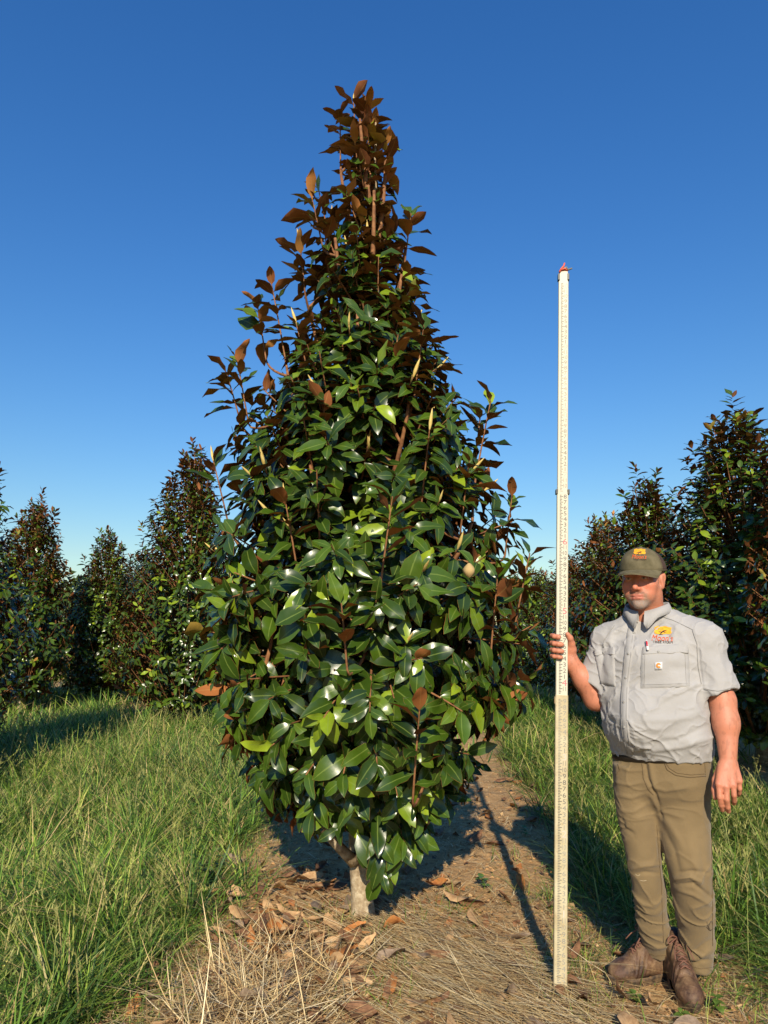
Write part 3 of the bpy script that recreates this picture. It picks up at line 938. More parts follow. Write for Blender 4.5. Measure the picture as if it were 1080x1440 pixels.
ROW = [  # x, y, height, kind, spin, label
    (4.20, 8.25, 4.12, 0, .4, 'broad dark magnolia in the right row, right behind the man\'s shoulder'),
    (4.08, 5.75, 4.25, 2, 2.0, 'nearest magnolia of the right row, only its leaf tips showing at the right edge'),
    (4.05, 10.7, 3.85, 1, 1.1, 'right row magnolia whose top rises just above the man\'s cap'),
    (4.03, 13.0, 3.58, 3, 2.7, 'magnolia of the right row standing between the rod and the man\'s cap'),
    (4.05, 15.6, 3.2, 1, 4.0, 'far magnolia of the right row just right of the rod'),
    (4.0, 18.4, 3.1, 3, .2, 'farther magnolia of the right row, just left of the rod'),
    (3.95, 21.5, 3.2, 1, 5.2, 'farthest magnolia of the right row, half hidden by the big tree'),
    (-3.05, 11.2, 4.45, 2, 4.1, 'tall magnolia behind the left shoulder of the big tree'),
    (-6.72, 13.6, 4.02, 1, 3.3, 'dark magnolia with a bronze top, left of the left background row'),
    (-6.15, 15.8, 3.72, 3, 1.9, 'middle magnolia of the left background, with a pale bronze tip'),
    (-6.35, 18.6, 3.35, 1, .9, 'small narrow magnolia peeking out between the left background trees'),
    (-4.85, 15.2, 3.05, 3, 5.0, 'low magnolia filling the gap beside the tall left one'),
    (-8.3, 16.0, 3.2, 0, 2.2, 'magnolia standing behind the left background row near the left edge'),
    (-4.30, 6.95, 3.75, 2, 5.5, 'nearest left magnolia, only its right side showing at the left edge'),
    (-4.45, 4.25, 4.0, 0, 3.0, 'magnolia left of the frame whose shadow falls across the left grass'),
]
lib_lo = []
for k, (V, f, rib, mid) in enumerate(LEAF_LO):
    for tn, ud in ((.30, .30), (.48, .45), (.68, .6), (.95, .95)):
        lib_lo.append(mesh_np('leaf', V, [f], [MAT_LEAF, MAT_UNDER], mid, attrs={'rib': rib, 'tone': np.full(len(V), tn), 'under': np.full(len(V), ud)}))
WIDE = {4.20: 1.26, 4.08: 1.1, 4.05: 1.15}
for (x, y, h, k, spin, label) in ROW:
    cme, tme, twme, hh, LD = KINDS[k]
    t = thing('magnolia_tree', (x, y, float(ground_z(x, y))), label, 'tree', 'magnolias in the rows behind')
    t.rotation_euler[2] = spin
    s = h / hh
    ws = max(s, .88) * WIDE.get(x, 1.0)
    t.scale = (ws, ws, s)
    if label.startswith('broad dark') or label.startswith('tall magnolia'):
        O, Fm, L, Wd, var, T, U = LD
        ca, sa = math.cos(spin), math.sin(spin)
        wp = np.stack([x + ws * (O[:, 0] * ca - O[:, 1] * sa), y + ws * (O[:, 0] * sa + O[:, 1] * ca), O[:, 2] * s], -1)
        px_ = to_px(wp)
        free = (px_[:, 0] > 20) & (px_[:, 0] < 1075) & ((px_[:, 1] < 760) | (px_[:, 0] < 300) | (px_[:, 0] > 1010))
        vd = np.array([-x, -y]) / math.hypot(x, y)
        front = ((wp[:, 0] - x) * vd[0] + (wp[:, 1] - y) * vd[1]) + .6 * np.hypot(wp[:, 0] - x, wp[:, 1] - y)
        od = np.argsort(-(front * free - 9.0 * ~free))
        cme = leaves_joined('crown', O[od[260:]], Fm[od[260:]], L[od[260:]], Wd[od[260:]], var[od[260:]], T[od[260:]], U[od[260:]], LEAF_LO)
        for i in od[:260]:
            tcl = 0 if T[i] < .38 else 1 if T[i] < .58 else 2 if T[i] < .8 else 3
            o = bpy.data.objects.new('leaf', lib_lo[var[i] * 4 + tcl]); COL.objects.link(o); o.parent = t
            M = Matrix(Fm[i].tolist()).to_4x4() @ Matrix.Diagonal((L[i], L[i] * Wd[i], L[i], 1)); M.translation = Vector(O[i].tolist())
            o.matrix_local = M
    for nm, me in (('trunk', tme), ('twigs', twme), ('crown', cme)):
        o = bpy.data.objects.new(nm, me); COL.objects.link(o); o.parent = t
        if nm != 'trunk': o['kind'] = 'stuff'

# ------------------------------------------------------------------ a far wood along the horizon
m = Mat('far_foliage', rough=0.8, spec=0.2)
m.color(m.attr('Col'))
N = 26000
ang = rng.uniform(-.72, .72, N)
dst = rng.uniform(70, 105, N)
x = dst * np.tan(ang); y = dst
top = 6.2 + 2.2 * fbm(x * .09, y * .02, seed=91, octv=3) + 1.0 * vnoise(x * .35, y * .1, seed=93)
zc = top * (1 - rng.uniform(0, 1, N) ** 1.6)
c = np.stack([x, y, zc], -1)
d1 = unit(rng.normal(0, 1, (N, 3))); d2 = unit(np.cross(d1, rng.normal(0, 1, (N, 3))))
s = rng.uniform(.25, .6, N)[:, None]
vv = np.stack([c - d1 * s, c - d2 * s * .7, c + d1 * s, c + d2 * s * .7], 1)
q = np.arange(N * 4).reshape(-1, 4)
cc = np.repeat(np.array(srgb(66, 84, 38)) * rng.uniform(.6, 1.3, (N, 1)), 4, 0)
fw = link('far_wood', mesh_np('far_wood', vv.reshape(-1, 3), [q], [m.m], attrs={'Col': cc}))
tag(fw, 'low far-off wood along the horizon behind the tree rows', 'wood', kind='stuff')

# ================================================================== THE MAN
# ---- signed-distance modelling on a grid, meshed with surface nets
class Field:
    def __init__(self, lo, hi, h):
        self.lo = np.array(lo, float); self.h = h
        self.n = np.ceil((np.array(hi) - self.lo) / h).astype(int) + 1
        self.d = np.full(self.n, 0.2, np.float32)
    def region(self, lo, hi):
        a = np.clip(np.floor((np.array(lo) - self.lo) / self.h).astype(int), 0, self.n - 1)
        b = np.clip(np.ceil((np.array(hi) - self.lo) / self.h).astype(int) + 1, a + 1, self.n)
        s = tuple(slice(int(i), int(j)) for i, j in zip(a, b))
        ax = [self.lo[i] + self.h * np.arange(a[i], b[i]) for i in range(3)]
        X, Y, Z = np.meshgrid(*ax, indexing='ij', copy=False)
        return s, X.astype(np.float32), Y.astype(np.float32), Z.astype(np.float32)
    def put(self, f, lo, hi, k=0.0, cut=False):
        s, X, Y, Z = self.region(lo, hi)
        v = f(X, Y, Z)
        d = self.d[s]
        if cut:
            d, v = -d, v
        if k > 0:
            hh = np.maximum(k - np.abs(d - v), 0) / k
            res = np.minimum(d, v) - hh * hh * k * .25
        else:
            res = np.minimum(d, v)
        self.d[s] = -res if cut else res
    # primitives
    def cone(self, a, b, ra, rb, k=0.0, cut=False, flat=None):
        a = np.array(a, np.float32); b = np.array(b, np.float32)
        m = max(ra, rb) * 1.6 + k + .012
        ab = b - a; L2 = float(ab @ ab) + 1e-9
        def f(X, Y, Z):
            px, py, pz = X - a[0], Y - a[1], Z - a[2]
            t = np.clip((px * ab[0] + py * ab[1] + pz * ab[2]) / L2, 0, 1)
            qx, qy, qz = px - ab[0] * t, py - ab[1] * t, pz - ab[2] * t
            if flat is not None:
                n, sc = flat
                n = np.array(n, np.float32)
                dn = qx * n[0] + qy * n[1] + qz * n[2]
                e = dn * (sc - 1)
                qx, qy, qz = qx + n[0] * e, qy + n[1] * e, qz + n[2] * e
            return np.sqrt(qx * qx + qy * qy + qz * qz) - (ra + (rb - ra) * t)
        self.put(f, np.minimum(a, b) - m, np.maximum(a, b) + m, k, cut)
    def ell(self, c, r, M=None, k=0.0, cut=False):
        c = np.array(c, np.float32); r = np.array(r, np.float32)
        M = np.eye(3) if M is None else np.asarray(M)          # columns = local axes
        ext = np.abs(M) @ r + k + .012
        def f(X, Y, Z):
            px, py, pz = X - c[0], Y - c[1], Z - c[2]
            u = [(px * M[0, i] + py * M[1, i] + pz * M[2, i]) / r[i] for i in range(3)]
            k0 = np.sqrt(u[0] ** 2 + u[1] ** 2 + u[2] ** 2)
            k1 = np.sqrt((u[0] / r[0]) ** 2 + (u[1] / r[1]) ** 2 + (u[2] / r[2]) ** 2) + 1e-6
            return k0 * (k0 - 1) / k1
        self.put(f, c - ext, c + ext, k, cut)
    def loft(self, rings, k=0.0, power=2.0, zpad=0.0):
        """rings: (z, cx, cy, a, b, yaw) ; a along the side axis, b front-back"""
        rings = sorted(rings)
        R_ = np.array(rings, float)
        zs = np.linspace(R_[0, 0], R_[-1, 0], 160)
        V = np.stack([np.interp(zs, R_[:, 0], R_[:, i]) for i in range(1, 6)], -1)
        ker = np.hanning(15); ker /= ker.sum()
        Vp = np.pad(V, ((7, 7), (0, 0)), mode='edge')
        V = np.stack([np.convolve(Vp[:, i], ker, 'valid') for i in range(5)], -1)
        z0, z1 = zs[0], zs[-1]
        m = max(V[:, 2].max(), V[:, 3].max()) + k + .015
        def f(X, Y, Z):
            z1d = Z[0, 0, :]
            P5 = [np.interp(z1d, zs, V[:, i]).astype(np.float32)[None, None, :] for i in range(5)]
            cx, cy, a, b, yw = P5
            fx, fy = -np.sin(yw), -np.cos(yw)       # facing
            sx, sy = np.cos(yw), -np.sin(yw)        # his left
            dx, dy = X - cx, Y - cy
            u = (dx * sx + dy * sy) / a; v = (dx * fx + dy * fy) / b
            q = (np.abs(u) ** power + np.abs(v) ** power + 1e-9) ** (1 / power)
            d = (q - 1) * np.minimum(a, b)
            dz = np.maximum(z0 - Z, Z - z1)
            return np.maximum(d, dz)
        lo = [V[:, 0].min() - m, V[:, 1].min() - m, z0 - .02 - k]; hi = [V[:, 0].max() + m, V[:, 1].max() + m, z1 + .02 + k]
        self.put(f, lo, hi, k)
    def polygonize(self):
        d = self.d; h = self.h
        neg = d < 0
        cnt = np.zeros(np.array(d.shape) - 1, np.uint8)
        for i in (0, 1):
            for j in (0, 1):
                for l in (0, 1):
                    cnt += neg[i:d.shape[0] - 1 + i, j:d.shape[1] - 1 + j, l:d.shape[2] - 1 + l]
        act = (cnt > 0) & (cnt < 8)
        idx = np.argwhere(act)
        ids = np.full(act.shape, -1, np.int32); ids[act] = np.arange(len(idx))
        acc = np.zeros((len(idx), 3)); num = np.zeros(len(idx))
        corners = [(i, j, l) for i in (0, 1) for j in (0, 1) for l in (0, 1)]
        for a in corners:
            for axd in range(3):
                if a[axd] == 1: continue
                b = list(a); b[axd] = 1
                da = d[idx[:, 0] + a[0], idx[:, 1] + a[1], idx[:, 2] + a[2]]
                db = d[idx[:, 0] + b[0], idx[:, 1] + b[1], idx[:, 2] + b[2]]
                x = (da < 0) != (db < 0)
                t = np.where(x, da / np.where(x, da - db, 1), 0)
                p = np.zeros((len(idx), 3)); p += np.array(a); p[:, axd] += t
                acc += p * x[:, None]; num += x
        V = (idx + acc / num[:, None]) * h + self.lo
        Q = []
        for axd in range(3):
            o1, o2 = [q for q in range(3) if q != axd]
            sl = [slice(1, -1)] * 3; sl[axd] = slice(0, -1)
            sh = [slice(1, -1)] * 3; sh[axd] = slice(1, None)
            a = neg[tuple(sl)]; b = neg[tuple(sh)]
            e = np.argwhere(a != b)
            if not len(e): continue
            off = np.array([1, 1, 1]); off[axd] = 0
            e = e + off
            flip = neg[e[:, 0], e[:, 1], e[:, 2]]
            cells = []
            for (p, q) in ((-1, -1), (0, -1), (0, 0), (-1, 0)):
                c = e.copy(); c[:, o1] += p; c[:, o2] += q
                cells.append(ids[c[:, 0], c[:, 1], c[:, 2]])
            quad = np.stack(cells, -1)
            quad[~flip] = quad[~flip][:, ::-1]
            if axd == 1: quad = quad[:, ::-1]
            Q.append(quad)
        return V, np.concatenate(Q)

def smooth_mesh(V, Q, it=2, w=0.5):
    E = np.concatenate([Q[:, [0, 1]], Q[:, [1, 2]], Q[:, [2, 3]], Q[:, [3, 0]]])
    E = np.concatenate([E, E[:, ::-1]])
    cnt = np.bincount(E[:, 0], minlength=len(V)).astype(float)
    for _ in range(it):
        S = np.stack([np.bincount(E[:, 0], V[E[:, 1], i], minlength=len(V)) for i in range(3)], -1)
        V = V * (1 - w) + w * S / np.maximum(cnt, 1)[:, None]
    return V

def vnormals(V, Q):
    fn = np.cross(V[Q[:, 2]] - V[Q[:, 0]], V[Q[:, 3]] - V[Q[:, 1]])
    N = np.zeros_like(V)
    for k in range(4):
        for i in range(3):
            N[:, i] += np.bincount(Q[:, k], fn[:, i], minlength=len(V))
    return unit(N)

def crease(V, N, lines):
    """folds: (pixel polyline, height in m (minus = groove), half width in px); on surfaces that face the camera"""
    px = to_px(V)
    view = unit(np.array([0, 0, CAM_H]) - V)
    facing = np.clip((N * view).sum(-1) * 2.5, 0, 1)
    disp = np.zeros(len(V))
    for pts, hgt, w in lines:
        pts = np.array(pts, float)
        best = np.full(len(V), 1e9); tt = np.zeros(len(V))
        L = np.concatenate([[0], np.cumsum(np.linalg.norm(np.diff(pts, axis=0), axis=1))])
        for i in range(len(pts) - 1):
            a, b = pts[i], pts[i + 1]; ab = b - a
            t = np.clip(((px - a) @ ab) / (ab @ ab), 0, 1)
            q = np.linalg.norm(px - (a + t[:, None] * ab), axis=1)
            up = q < best
            best = np.where(up, q, best); tt = np.where(up, (L[i] + t * (L[i + 1] - L[i])) / L[-1], tt)
        disp += hgt * np.exp(-(best / w) ** 2) * np.sin(np.pi * np.clip(.12 + .76 * tt, 0, 1)) ** .7
    return V + N * (disp * facing)[:, None]

YAW = RAD(35)
def frame(yaw):
    f = np.array([-math.sin(yaw), -math.cos(yaw), 0.]); l = np.array([math.cos(yaw), -math.sin(yaw), 0.]); u = np.array([0, 0, 1.])
    return f, l, u

GROUND_M = 0.0
man = thing('person', (1.13, 3.10, float(ground_z(1.13, 3.10))), 'bearded man in cap, grey work shirt and khaki trousers holding the measuring rod', 'person')

# ---- head
HS = 1.03
HC = np.array(P(903.5, 813, 3.07))
hf, hl, hu = frame(RAD(36))
tilt = RAD(3)
hf2 = hf * math.cos(tilt) - hu * math.sin(tilt); hu2 = hu * math.cos(tilt) + hf * math.sin(tilt)
HM = np.stack([hf2, hl, hu2], -1)
def hp(f, l, u):
    return HC + HM @ (np.array([f, l, u]) * HS)

body = Field((0.66, 2.78, -0.02), (1.56, 3.50, 1.86), 0.0036)
def e_(c, r, k=.012, cut=False):
    body.ell(hp(*c), np.array(r) * HS, HM, k, cut)
def c_(a, b, ra, rb, k=.01, cut=False):
    body.cone(hp(*a), hp(*b), ra * HS, rb * HS, k, cut)
e_((-.015, 0, .035), (.098, .0785, .090), 0)
e_((.022, 0, -.032), (.073, .068, .082), .02)
e_((.024, 0, -.080), (.062, .054, .040), .02)
e_((-.002, .046, -.062), (.036, .018, .036), .02); e_((-.002, -.046, -.062), (.036, .018, .036), .02)
e_((.070, 0, -.105), (.026, .028, .023), .018)
for s in (-1, 1):
    e_((.056, s * .046, -.030), (.027, .023, .022), .02)
    e_((.058, s * .038, -.066), (.024, .020, .026), .02)
c_((.086, -.040, .017), (.086, .040, .017), .0125, .0125, .014)
for s in (-1, 1):
    e_((.108, s * .032, -.002), (.027, .021, .0145), .008, True)
    e_((.0785, s * .032, -.003), (.0135, .0155, .0115), .003)
c_((.090, 0, .010), (.113, 0, -.034), .0068, .0092, .009)
e_((.1125, 0, -.040), (.0130, .0115, .0100), .007)
for s in (-1, 1):
    e_((.101, s * .0135, -.0445), (.012, .0075, .0085), .005)
    e_((.106, s * .0065, -.0535), (.006, .0038, .003), .003, True)
e_((.078, 0, -.070), (.021, .034, .026), .018)
c_((.0995, -.012, -.0712), (.0995, .012, -.0712), .0036, .0036, .006)
c_((.0975, -.013, -.0820), (.0975, .013, -.0820), .0046, .0046, .007)
c_((.1045, -.004, -.0765), (.088, -.029, -.0785), .0020, .0016, .004, True)
c_((.1045, .004, -.0765), (.088, .029, -.0785), .0020, .0016, .004, True)
e_((.108, 0, -.094), (.010, .020, .0055), .008, True)
for s in (-1, 1):
    c_((.106, s * .021, -.052), (.092, s * .036, -.082), .0028, .0022, .008, True)      # smile fold
    e_((-.008, s * .0775, -.014), (.018, .0085, .032), .006)
    e_((-.018, s * .0815, .002), (.014, .008, .018), .006)
    e_((-.003, s * .0870, -.010), (.0105, .005, .018), .004, True)
    e_((-.002, s * .0755, -.038), (.009, .007, .010), .006)
c_((-.020, 0, -.070), (-.045, 0, -.190), .0635, .072, .03)
# ---- trunk of the body, slimmer than the clothes
def rings(tbl, yaw, shrink=0.0, phi=None):
    out = []
    for (py, l, r_, D, b) in tbl:
        c = P((l + r_) / 2, py, D)
        zc = depth_of(c)
        hw = (r_ - l) / 2 / FPX * zc / 1.05
        ph = yaw - math.atan2(c[0], c[1])
        a = math.sqrt(max(hw * hw - (b * math.sin(ph)) ** 2, 1e-4)) / math.cos(ph)
        out.append((c[2], c[0], c[1], max(a - shrink, .02), max(b - shrink, .02), yaw))
    return out
TORSO = [(858, 888, 944, 3.12, .076), (866, 878, 962, 3.12, .084), (874, 868, 976, 3.12, .092), (884, 857, 984, 3.11, .102), (898, 850, 984, 3.11, .116), (920, 845, 984, 3.10, .134), (950, 843, 986, 3.09, .150),
         (980, 845, 991, 3.08, .163), (1010, 848, 996, 3.08, .170), (1032, 850, 1000, 3.08, .171), (1048, 857, 1000, 3.09, .162), (1063, 862, 998.5, 3.10, .151)]
body.loft(rings(TORSO, YAW, .016), .02)
HIP = [(1046, 863, 997, 3.10, .148), (1070, 862, 998, 3.10, .146), (1095, 862, 998, 3.10, .144), (1112, 868, 994, 3.10, .130), (1126, 884, 976, 3.10, .100), (1138, 902, 950, 3.10, .06)]
LEGR = [(1075, 864, 925, 3.125, .112), (1100, 863, 924, 3.125, .108), (1120, 864, 924, 3.125, .103), (1150, 868, 926, 3.12, .097), (1180, 875, 929, 3.12, .090), (1210, 882, 931, 3.12, .084), (1240, 889, 934, 3.13, .079), (1270, 892, 937, 3.16, .075), (1300, 896, 941, 3.20, .070), (1322, 901, 943, 3.235, .066), (1341, 906, 945, 3.265, .062)]
LEGL = [(1070, 918, 997, 3.085, .120), (1095, 916, 998, 3.08, .116), (1120, 917, 998, 3.07, .110), (1150, 921, 998, 3.06, .104), (1180, 929, 999, 3.05, .098), (1210, 936, 1000, 3.04, .092), (1240, 943, 1002, 3.05, .088), (1270, 948, 1003, 3.08, .084), (1300, 953, 1004, 3.12, .080), (1330, 957, 1004, 3.155, .075), (1346, 960, 1003, 3.175, .070), (1360, 965, 1002, 3.185, .066)]
body.loft(rings(HIP, RAD(32), .02), .02)
body.loft(rings(LEGR, RAD(40), .02), .02)
body.loft(rings(LEGL, RAD(22), .02), .02)
# ---- his left arm, hanging
def Q(px, py, D):
    return np.array(P(px, py, D))
SL = Q(986, 904, 3.00); EL = Q(1016, 985, 2.955); WL = Q(1024, 1072, 2.90)
body.cone(SL, EL, .060, .049, .02)
body.cone(EL, Q(1021, 1018, 2.93), .049, .049, .02)
body.cone(Q(1021, 1013, 2.935), WL, .048, .031, .02)
# back of the hand, knuckles and fingers (his left hand, back to the camera)
HK = [Q(1011, 1103, 2.855), Q(1021, 1106, 2.848), Q(1031, 1104, 2.852), Q(1039, 1098, 2.868)]
wl = [Q(1016, 1076, 2.895), Q(1021, 1076, 2.89), Q(1027, 1076, 2.89), Q(1031, 1076, 2.90)]
for w_, k_ in zip(wl, HK):
    body.cone(w_, k_, .0185, .0145, .012)
FINL = [[(1011, 1103, 2.855), (1012, 1121, 2.850), (1014, 1132, 2.862), (1016, 1139, 2.880)],
        [(1021, 1106, 2.848), (1022, 1124, 2.843), (1023.5, 1135, 2.856), (1024.5, 1141, 2.876)],
        [(1031, 1104, 2.852), (1032, 1118, 2.850), (1032.5, 1126, 2.868), (1032, 1130, 2.890)],
        [(1039, 1098, 2.868), (1040, 1109, 2.868), (1039.5, 1115, 2.884), (1038.5, 1118, 2.902)]]
for fi, (rr0, rr1) in zip(FINL, ((.0118, .0092), (.0122, .0094), (.0115, .0088), (.0100, .0078))):
    p = [Q(*q) for q in fi]
    for i in range(3):
        body.cone(p[i], p[i + 1], rr0 + (rr1 - rr0) * i / 3, rr0 + (rr1 - rr0) * (i + 1) / 3, .003)
th = [Q(1013, 1082, 2.905), Q(1006, 1097, 2.895), Q(1004.5, 1111, 2.885), Q(1005.5, 1122, 2.880)]
for i in range(3):
    body.cone(th[i], th[i + 1], (.0175, .0128, .0110)[i], (.0128, .0110, .0092)[i], .006)
# ---- his right arm, forearm rising to the rod
ROD0 = np.array([*G(787.5, 1397)[:2], 0.0]); ROD0[2] = float(ground_z(ROD0[0], ROD0[1])) - .005
ROD1 = np.array(P(792.3, 383, ROD0[1] + .015))
def rod_at(z):
    t = (z - ROD0[2]) / (ROD1[2] - ROD0[2]); return ROD0 + (ROD1 - ROD0) * t
SR = Q(853, 906, 3.19); ER = Q(838, 982, 3.19); WR = Q(803, 932, 3.17)
body.cone(SR, ER, .060, .050, .02)
body.cone(ER, (ER + WR) / 2 + np.array([.004, 0, .004]), .051, .047, .02)
body.cone((ER + WR) / 2 + np.array([.004, 0, .004]), WR, .047, .033, .02)
zi = [Q(787, y, 3.15)[2] for y in (894.5, 904.5, 914, 922.5)]
zm = sum(zi) / 4
rc = rod_at(zm)
RODW, RODD = .0495, .027
# palm behind the rod's right edge
pal = [rc + np.array([.034, .030, .018]), rc + np.array([.030, .036, -.030])]
body.cone(WR, rc + np.array([.040, .026, -.022]), .031, .026, .02)
for zf in zi:
    c = rod_at(zf)
    body.cone(rc + np.array([.042, .024, -.012]), c + np.array([.012, .036, 0]), .0215, .0150, .012)
for j, zf in enumerate(zi):
    c = rod_at(zf)
    r0 = (.0108, .0112, .0108, .0096)[j]
    ext = (-.004, .010, .012, .008)[j]
    pts = [c + np.array([.012, .036, 0.]), c + np.array([-.030, .034, .001]), c + np.array([-.0395, .010, .001]), c + np.array([-.036, -.014, -.001]), c + np.array([-.020, -.0245, -.003]), c + np.array([-.016 + ext, -.0250, -.005])]
    for i in range(5):
        body.cone(pts[i], pts[i + 1], r0, r0 if i < 3 else r0 * .92, .003)
tt_ = [rc + np.array([.046, .014, -.014]), rc + np.array([.043, .000, .012]), rc + np.array([.034, -.0165, .036]), rc + np.array([.022, -.0235, .052])]
for i in range(3):
    body.cone(tt_[i], tt_[i + 1], (.019, .0148, .0122)[i], (.0148, .0122, .0100)[i], .008)

V, Qd = body.polygonize()
V = smooth_mesh(V, Qd, 2, .45)
# colours of skin, stubble, lips, hair
loc = ((V - HC) @ HM) / HS
f_, l_, u_ = loc.T
skin = np.array(srgb(190, 124, 96)); col = np.tile(skin, (len(V), 1))
nz = fbm(V[:, 0] * 45, V[:, 1] * 45, V[:, 2] * 45, seed=5, octv=3)
col = col * (1 + .10 * nz[:, None])
head = (u_ > -.21) & (np.abs(l_) < .12) & (np.abs(f_) < .16) & (V[:, 2] > 1.45)
ruddy = head * np.exp(-(((np.abs(l_) - .042) / .022) ** 2 + ((u_ + .038) / .026) ** 2)) * (f_ > .03) + head * np.exp(-((l_ / .018) ** 2 + ((u_ + .038) / .024) ** 2)) * (f_ > .08)
def blend(col, w, c):
    return col * (1 - w[:, None]) + np.array(c) * w[:, None]
col = blend(col, np.clip(ruddy, 0, 1) * .45, srgb(206, 112, 88))
fuzz = .75 + .25 * vnoise(V[:, 0] * 300, V[:, 1] * 300, V[:, 2] * 300, seed=8)
jaw = head * sstep(-.058, -.085, u_) * sstep(.005, .045, f_) * sstep(-.150, -.120, u_)
col = blend(col, np.clip(jaw, 0, 1) * .30 * fuzz, srgb(140, 116, 98))
goat = head * sstep(.040, .060, f_) * sstep(.050, .036, np.abs(l_)) * sstep(-.086, -.094, u_) * sstep(-.150, -.130, u_)
must = head * sstep(.074, .084, f_) * np.exp(-(((u_ + .0610) / .0070) ** 2)) * sstep(.036, .026, np.abs(l_))
side = head * sstep(.062, .078, f_) * np.exp(-(((np.abs(l_) - .033) / .008) ** 2)) * sstep(-.058, -.068, u_) * sstep(-.10, -.09, u_)
col = blend(col, np.clip(goat, 0, 1) * 1.0 * fuzz, srgb(150, 142, 132))
col = blend(col, np.clip(side, 0, 1) * .8 * fuzz, srgb(140, 124, 108))
col = blend(col, np.clip(must, 0, 1) * .9 * fuzz, srgb(96, 74, 60))
lips = head * sstep(.080, .088, f_) * sstep(.027, .021, np.abs(l_)) * np.clip(np.exp(-(((u_ + .0715) / .0040) ** 2)) + np.exp(-(((u_ + .0820) / .0045) ** 2)), 0, 1)
col = blend(col, np.clip(lips, 0, 1) * .7, srgb(178, 96, 86))
brow = head * sstep(.070, .082, f_) * np.exp(-(((u_ - .019) / .006) ** 2)) * np.exp(-(((np.abs(l_) - .031) / .017) ** 4))
col = blend(col, np.clip(brow, 0, 1) * .8, srgb(84, 64, 50))
hair = head * sstep(.035, .015, f_) * sstep(-.055, -.035, u_) * (np.abs(l_) < .079) * (1 - np.exp(-(((f_ + .004) / .022) ** 2 + ((u_ + .014) / .036) ** 2) ** 2))
col = blend(col, np.clip(hair, 0, 1) * .85 * fuzz, srgb(124, 114, 104))
eye = head * (f_ > .074) * np.exp(-((((np.abs(l_) - .031)) / .0115) ** 2 + ((u_ + .002) / .0045) ** 2) ** 2)
col = blend(col, np.clip(eye, 0, 1), srgb(196, 186, 176))
iris = head * (f_ > .074) * np.exp(-((((np.abs(l_) - .031)) / .0050) ** 2 + ((u_ + .002) / .0048) ** 2) ** 2)
col = blend(col, np.clip(iris, 0, 1), srgb(44, 34, 28))
# forearms: tanned and a little hairy; nails paler
arm = (V[:, 2] < 1.33)
spk = (vnoise(V[:, 0] * 160, V[:, 1] * 160, V[:, 2] * 55, seed=9) > .35) * arm
col = blend(col, spk * .22, srgb(104, 68, 48))
kn = np.zeros(len(V))
for k_ in HK: kn = np.maximum(kn, np.exp(-(np.linalg.norm(V - k_, axis=1) / .016) ** 2))
col = blend(col, kn * .30, srgb(204, 112, 92))
nail = np.zeros(len(V))
for fi in FINL: nail = np.maximum(nail, np.exp(-(np.linalg.norm(V - (Q(*fi[3]) + np.array([0, -.009, .004])), axis=1) / .0055) ** 4))
col = blend(col, nail * .5, srgb(230, 180, 160))
m = Mat('skin', rough=0.5, spec=0.4)
m.color(m.attr('Col'))
m.b.inputs['Subsurface Weight'].default_value = 0.12
m.b.inputs['Subsurface Radius'].default_value = (.012, .005, .003)
m.b.inputs['Subsurface Scale'].default_value = 0.6
m.bump(m.math('ADD', m.noise(240, 3), m.math('MULTIPLY', m.noise(60, 3), .6)), 0.35, 0.003)
link('body', mesh_np('body', V, [Qd], [m.m], attrs={'Col': np.clip(col, 0, 1)}), man)

# ---- cloth
def cloth(name, c, amp=.06, weave=900, rough=.9):
    m = Mat(name, rough=rough, spec=0.2)
    n = m.noise(7, 4); n2 = m.noise(130, 3)
    base = m.mix(m.ramp(n, [(0.3, (0, 0, 0)), (0.7, (1, 1, 1))]), tuple(x * (1 - amp) for x in c), tuple(min(1, x * (1 + amp)) for x in c))
    m.color(m.mix(m.math('MULTIPLY', n2, .12), base, tuple(x * .7 for x in c)))
    m.b.inputs['Sheen Weight'].default_value = 0.15
    rid = m.n('ShaderNodeTexNoise'); rid.noise_type = 'RIDGED_MULTIFRACTAL'; rid.inputs['Scale'].default_value = 9.0; rid.inputs['Detail'].default_value = 3.0; rid.inputs['Distortion'].default_value = 1.4
    m.l(m.pos(), rid.inputs['Vector'])
    m.bump(m.math('ADD', m.math('ADD', m.math('MULTIPLY', m.noise(weave, 2), .5), m.math('MULTIPLY', m.noise(55, 3, .6, dist=.8), .9)), m.math('MULTIPLY', rid.outputs[0], 1.0)), 0.42, 0.0045)
    return m.m
C_SHIRT = srgb(164, 162, 159)
MAT_SHIRT = cloth('grey_cotton', C_SHIRT, .04)
MAT_TROU = cloth('khaki_twill', srgb(122, 104, 74), .10)
MAT_SEAM = cloth('khaki_seam', srgb(106, 88, 60), .08)
MAT_STITCH = cloth('shirt_seam', srgb(150, 148, 144), .05)

sh = Field((0.70, 2.78, 0.84), (1.56, 3.48, 1.60), 0.0038)
# left sleeve
s0, s1 = Q(983, 905, 3.02), Q(1010, 973, 2.962)
sh.cone(s0, s1, .086, .080, .03)
ax1 = unit(s1 - s0)
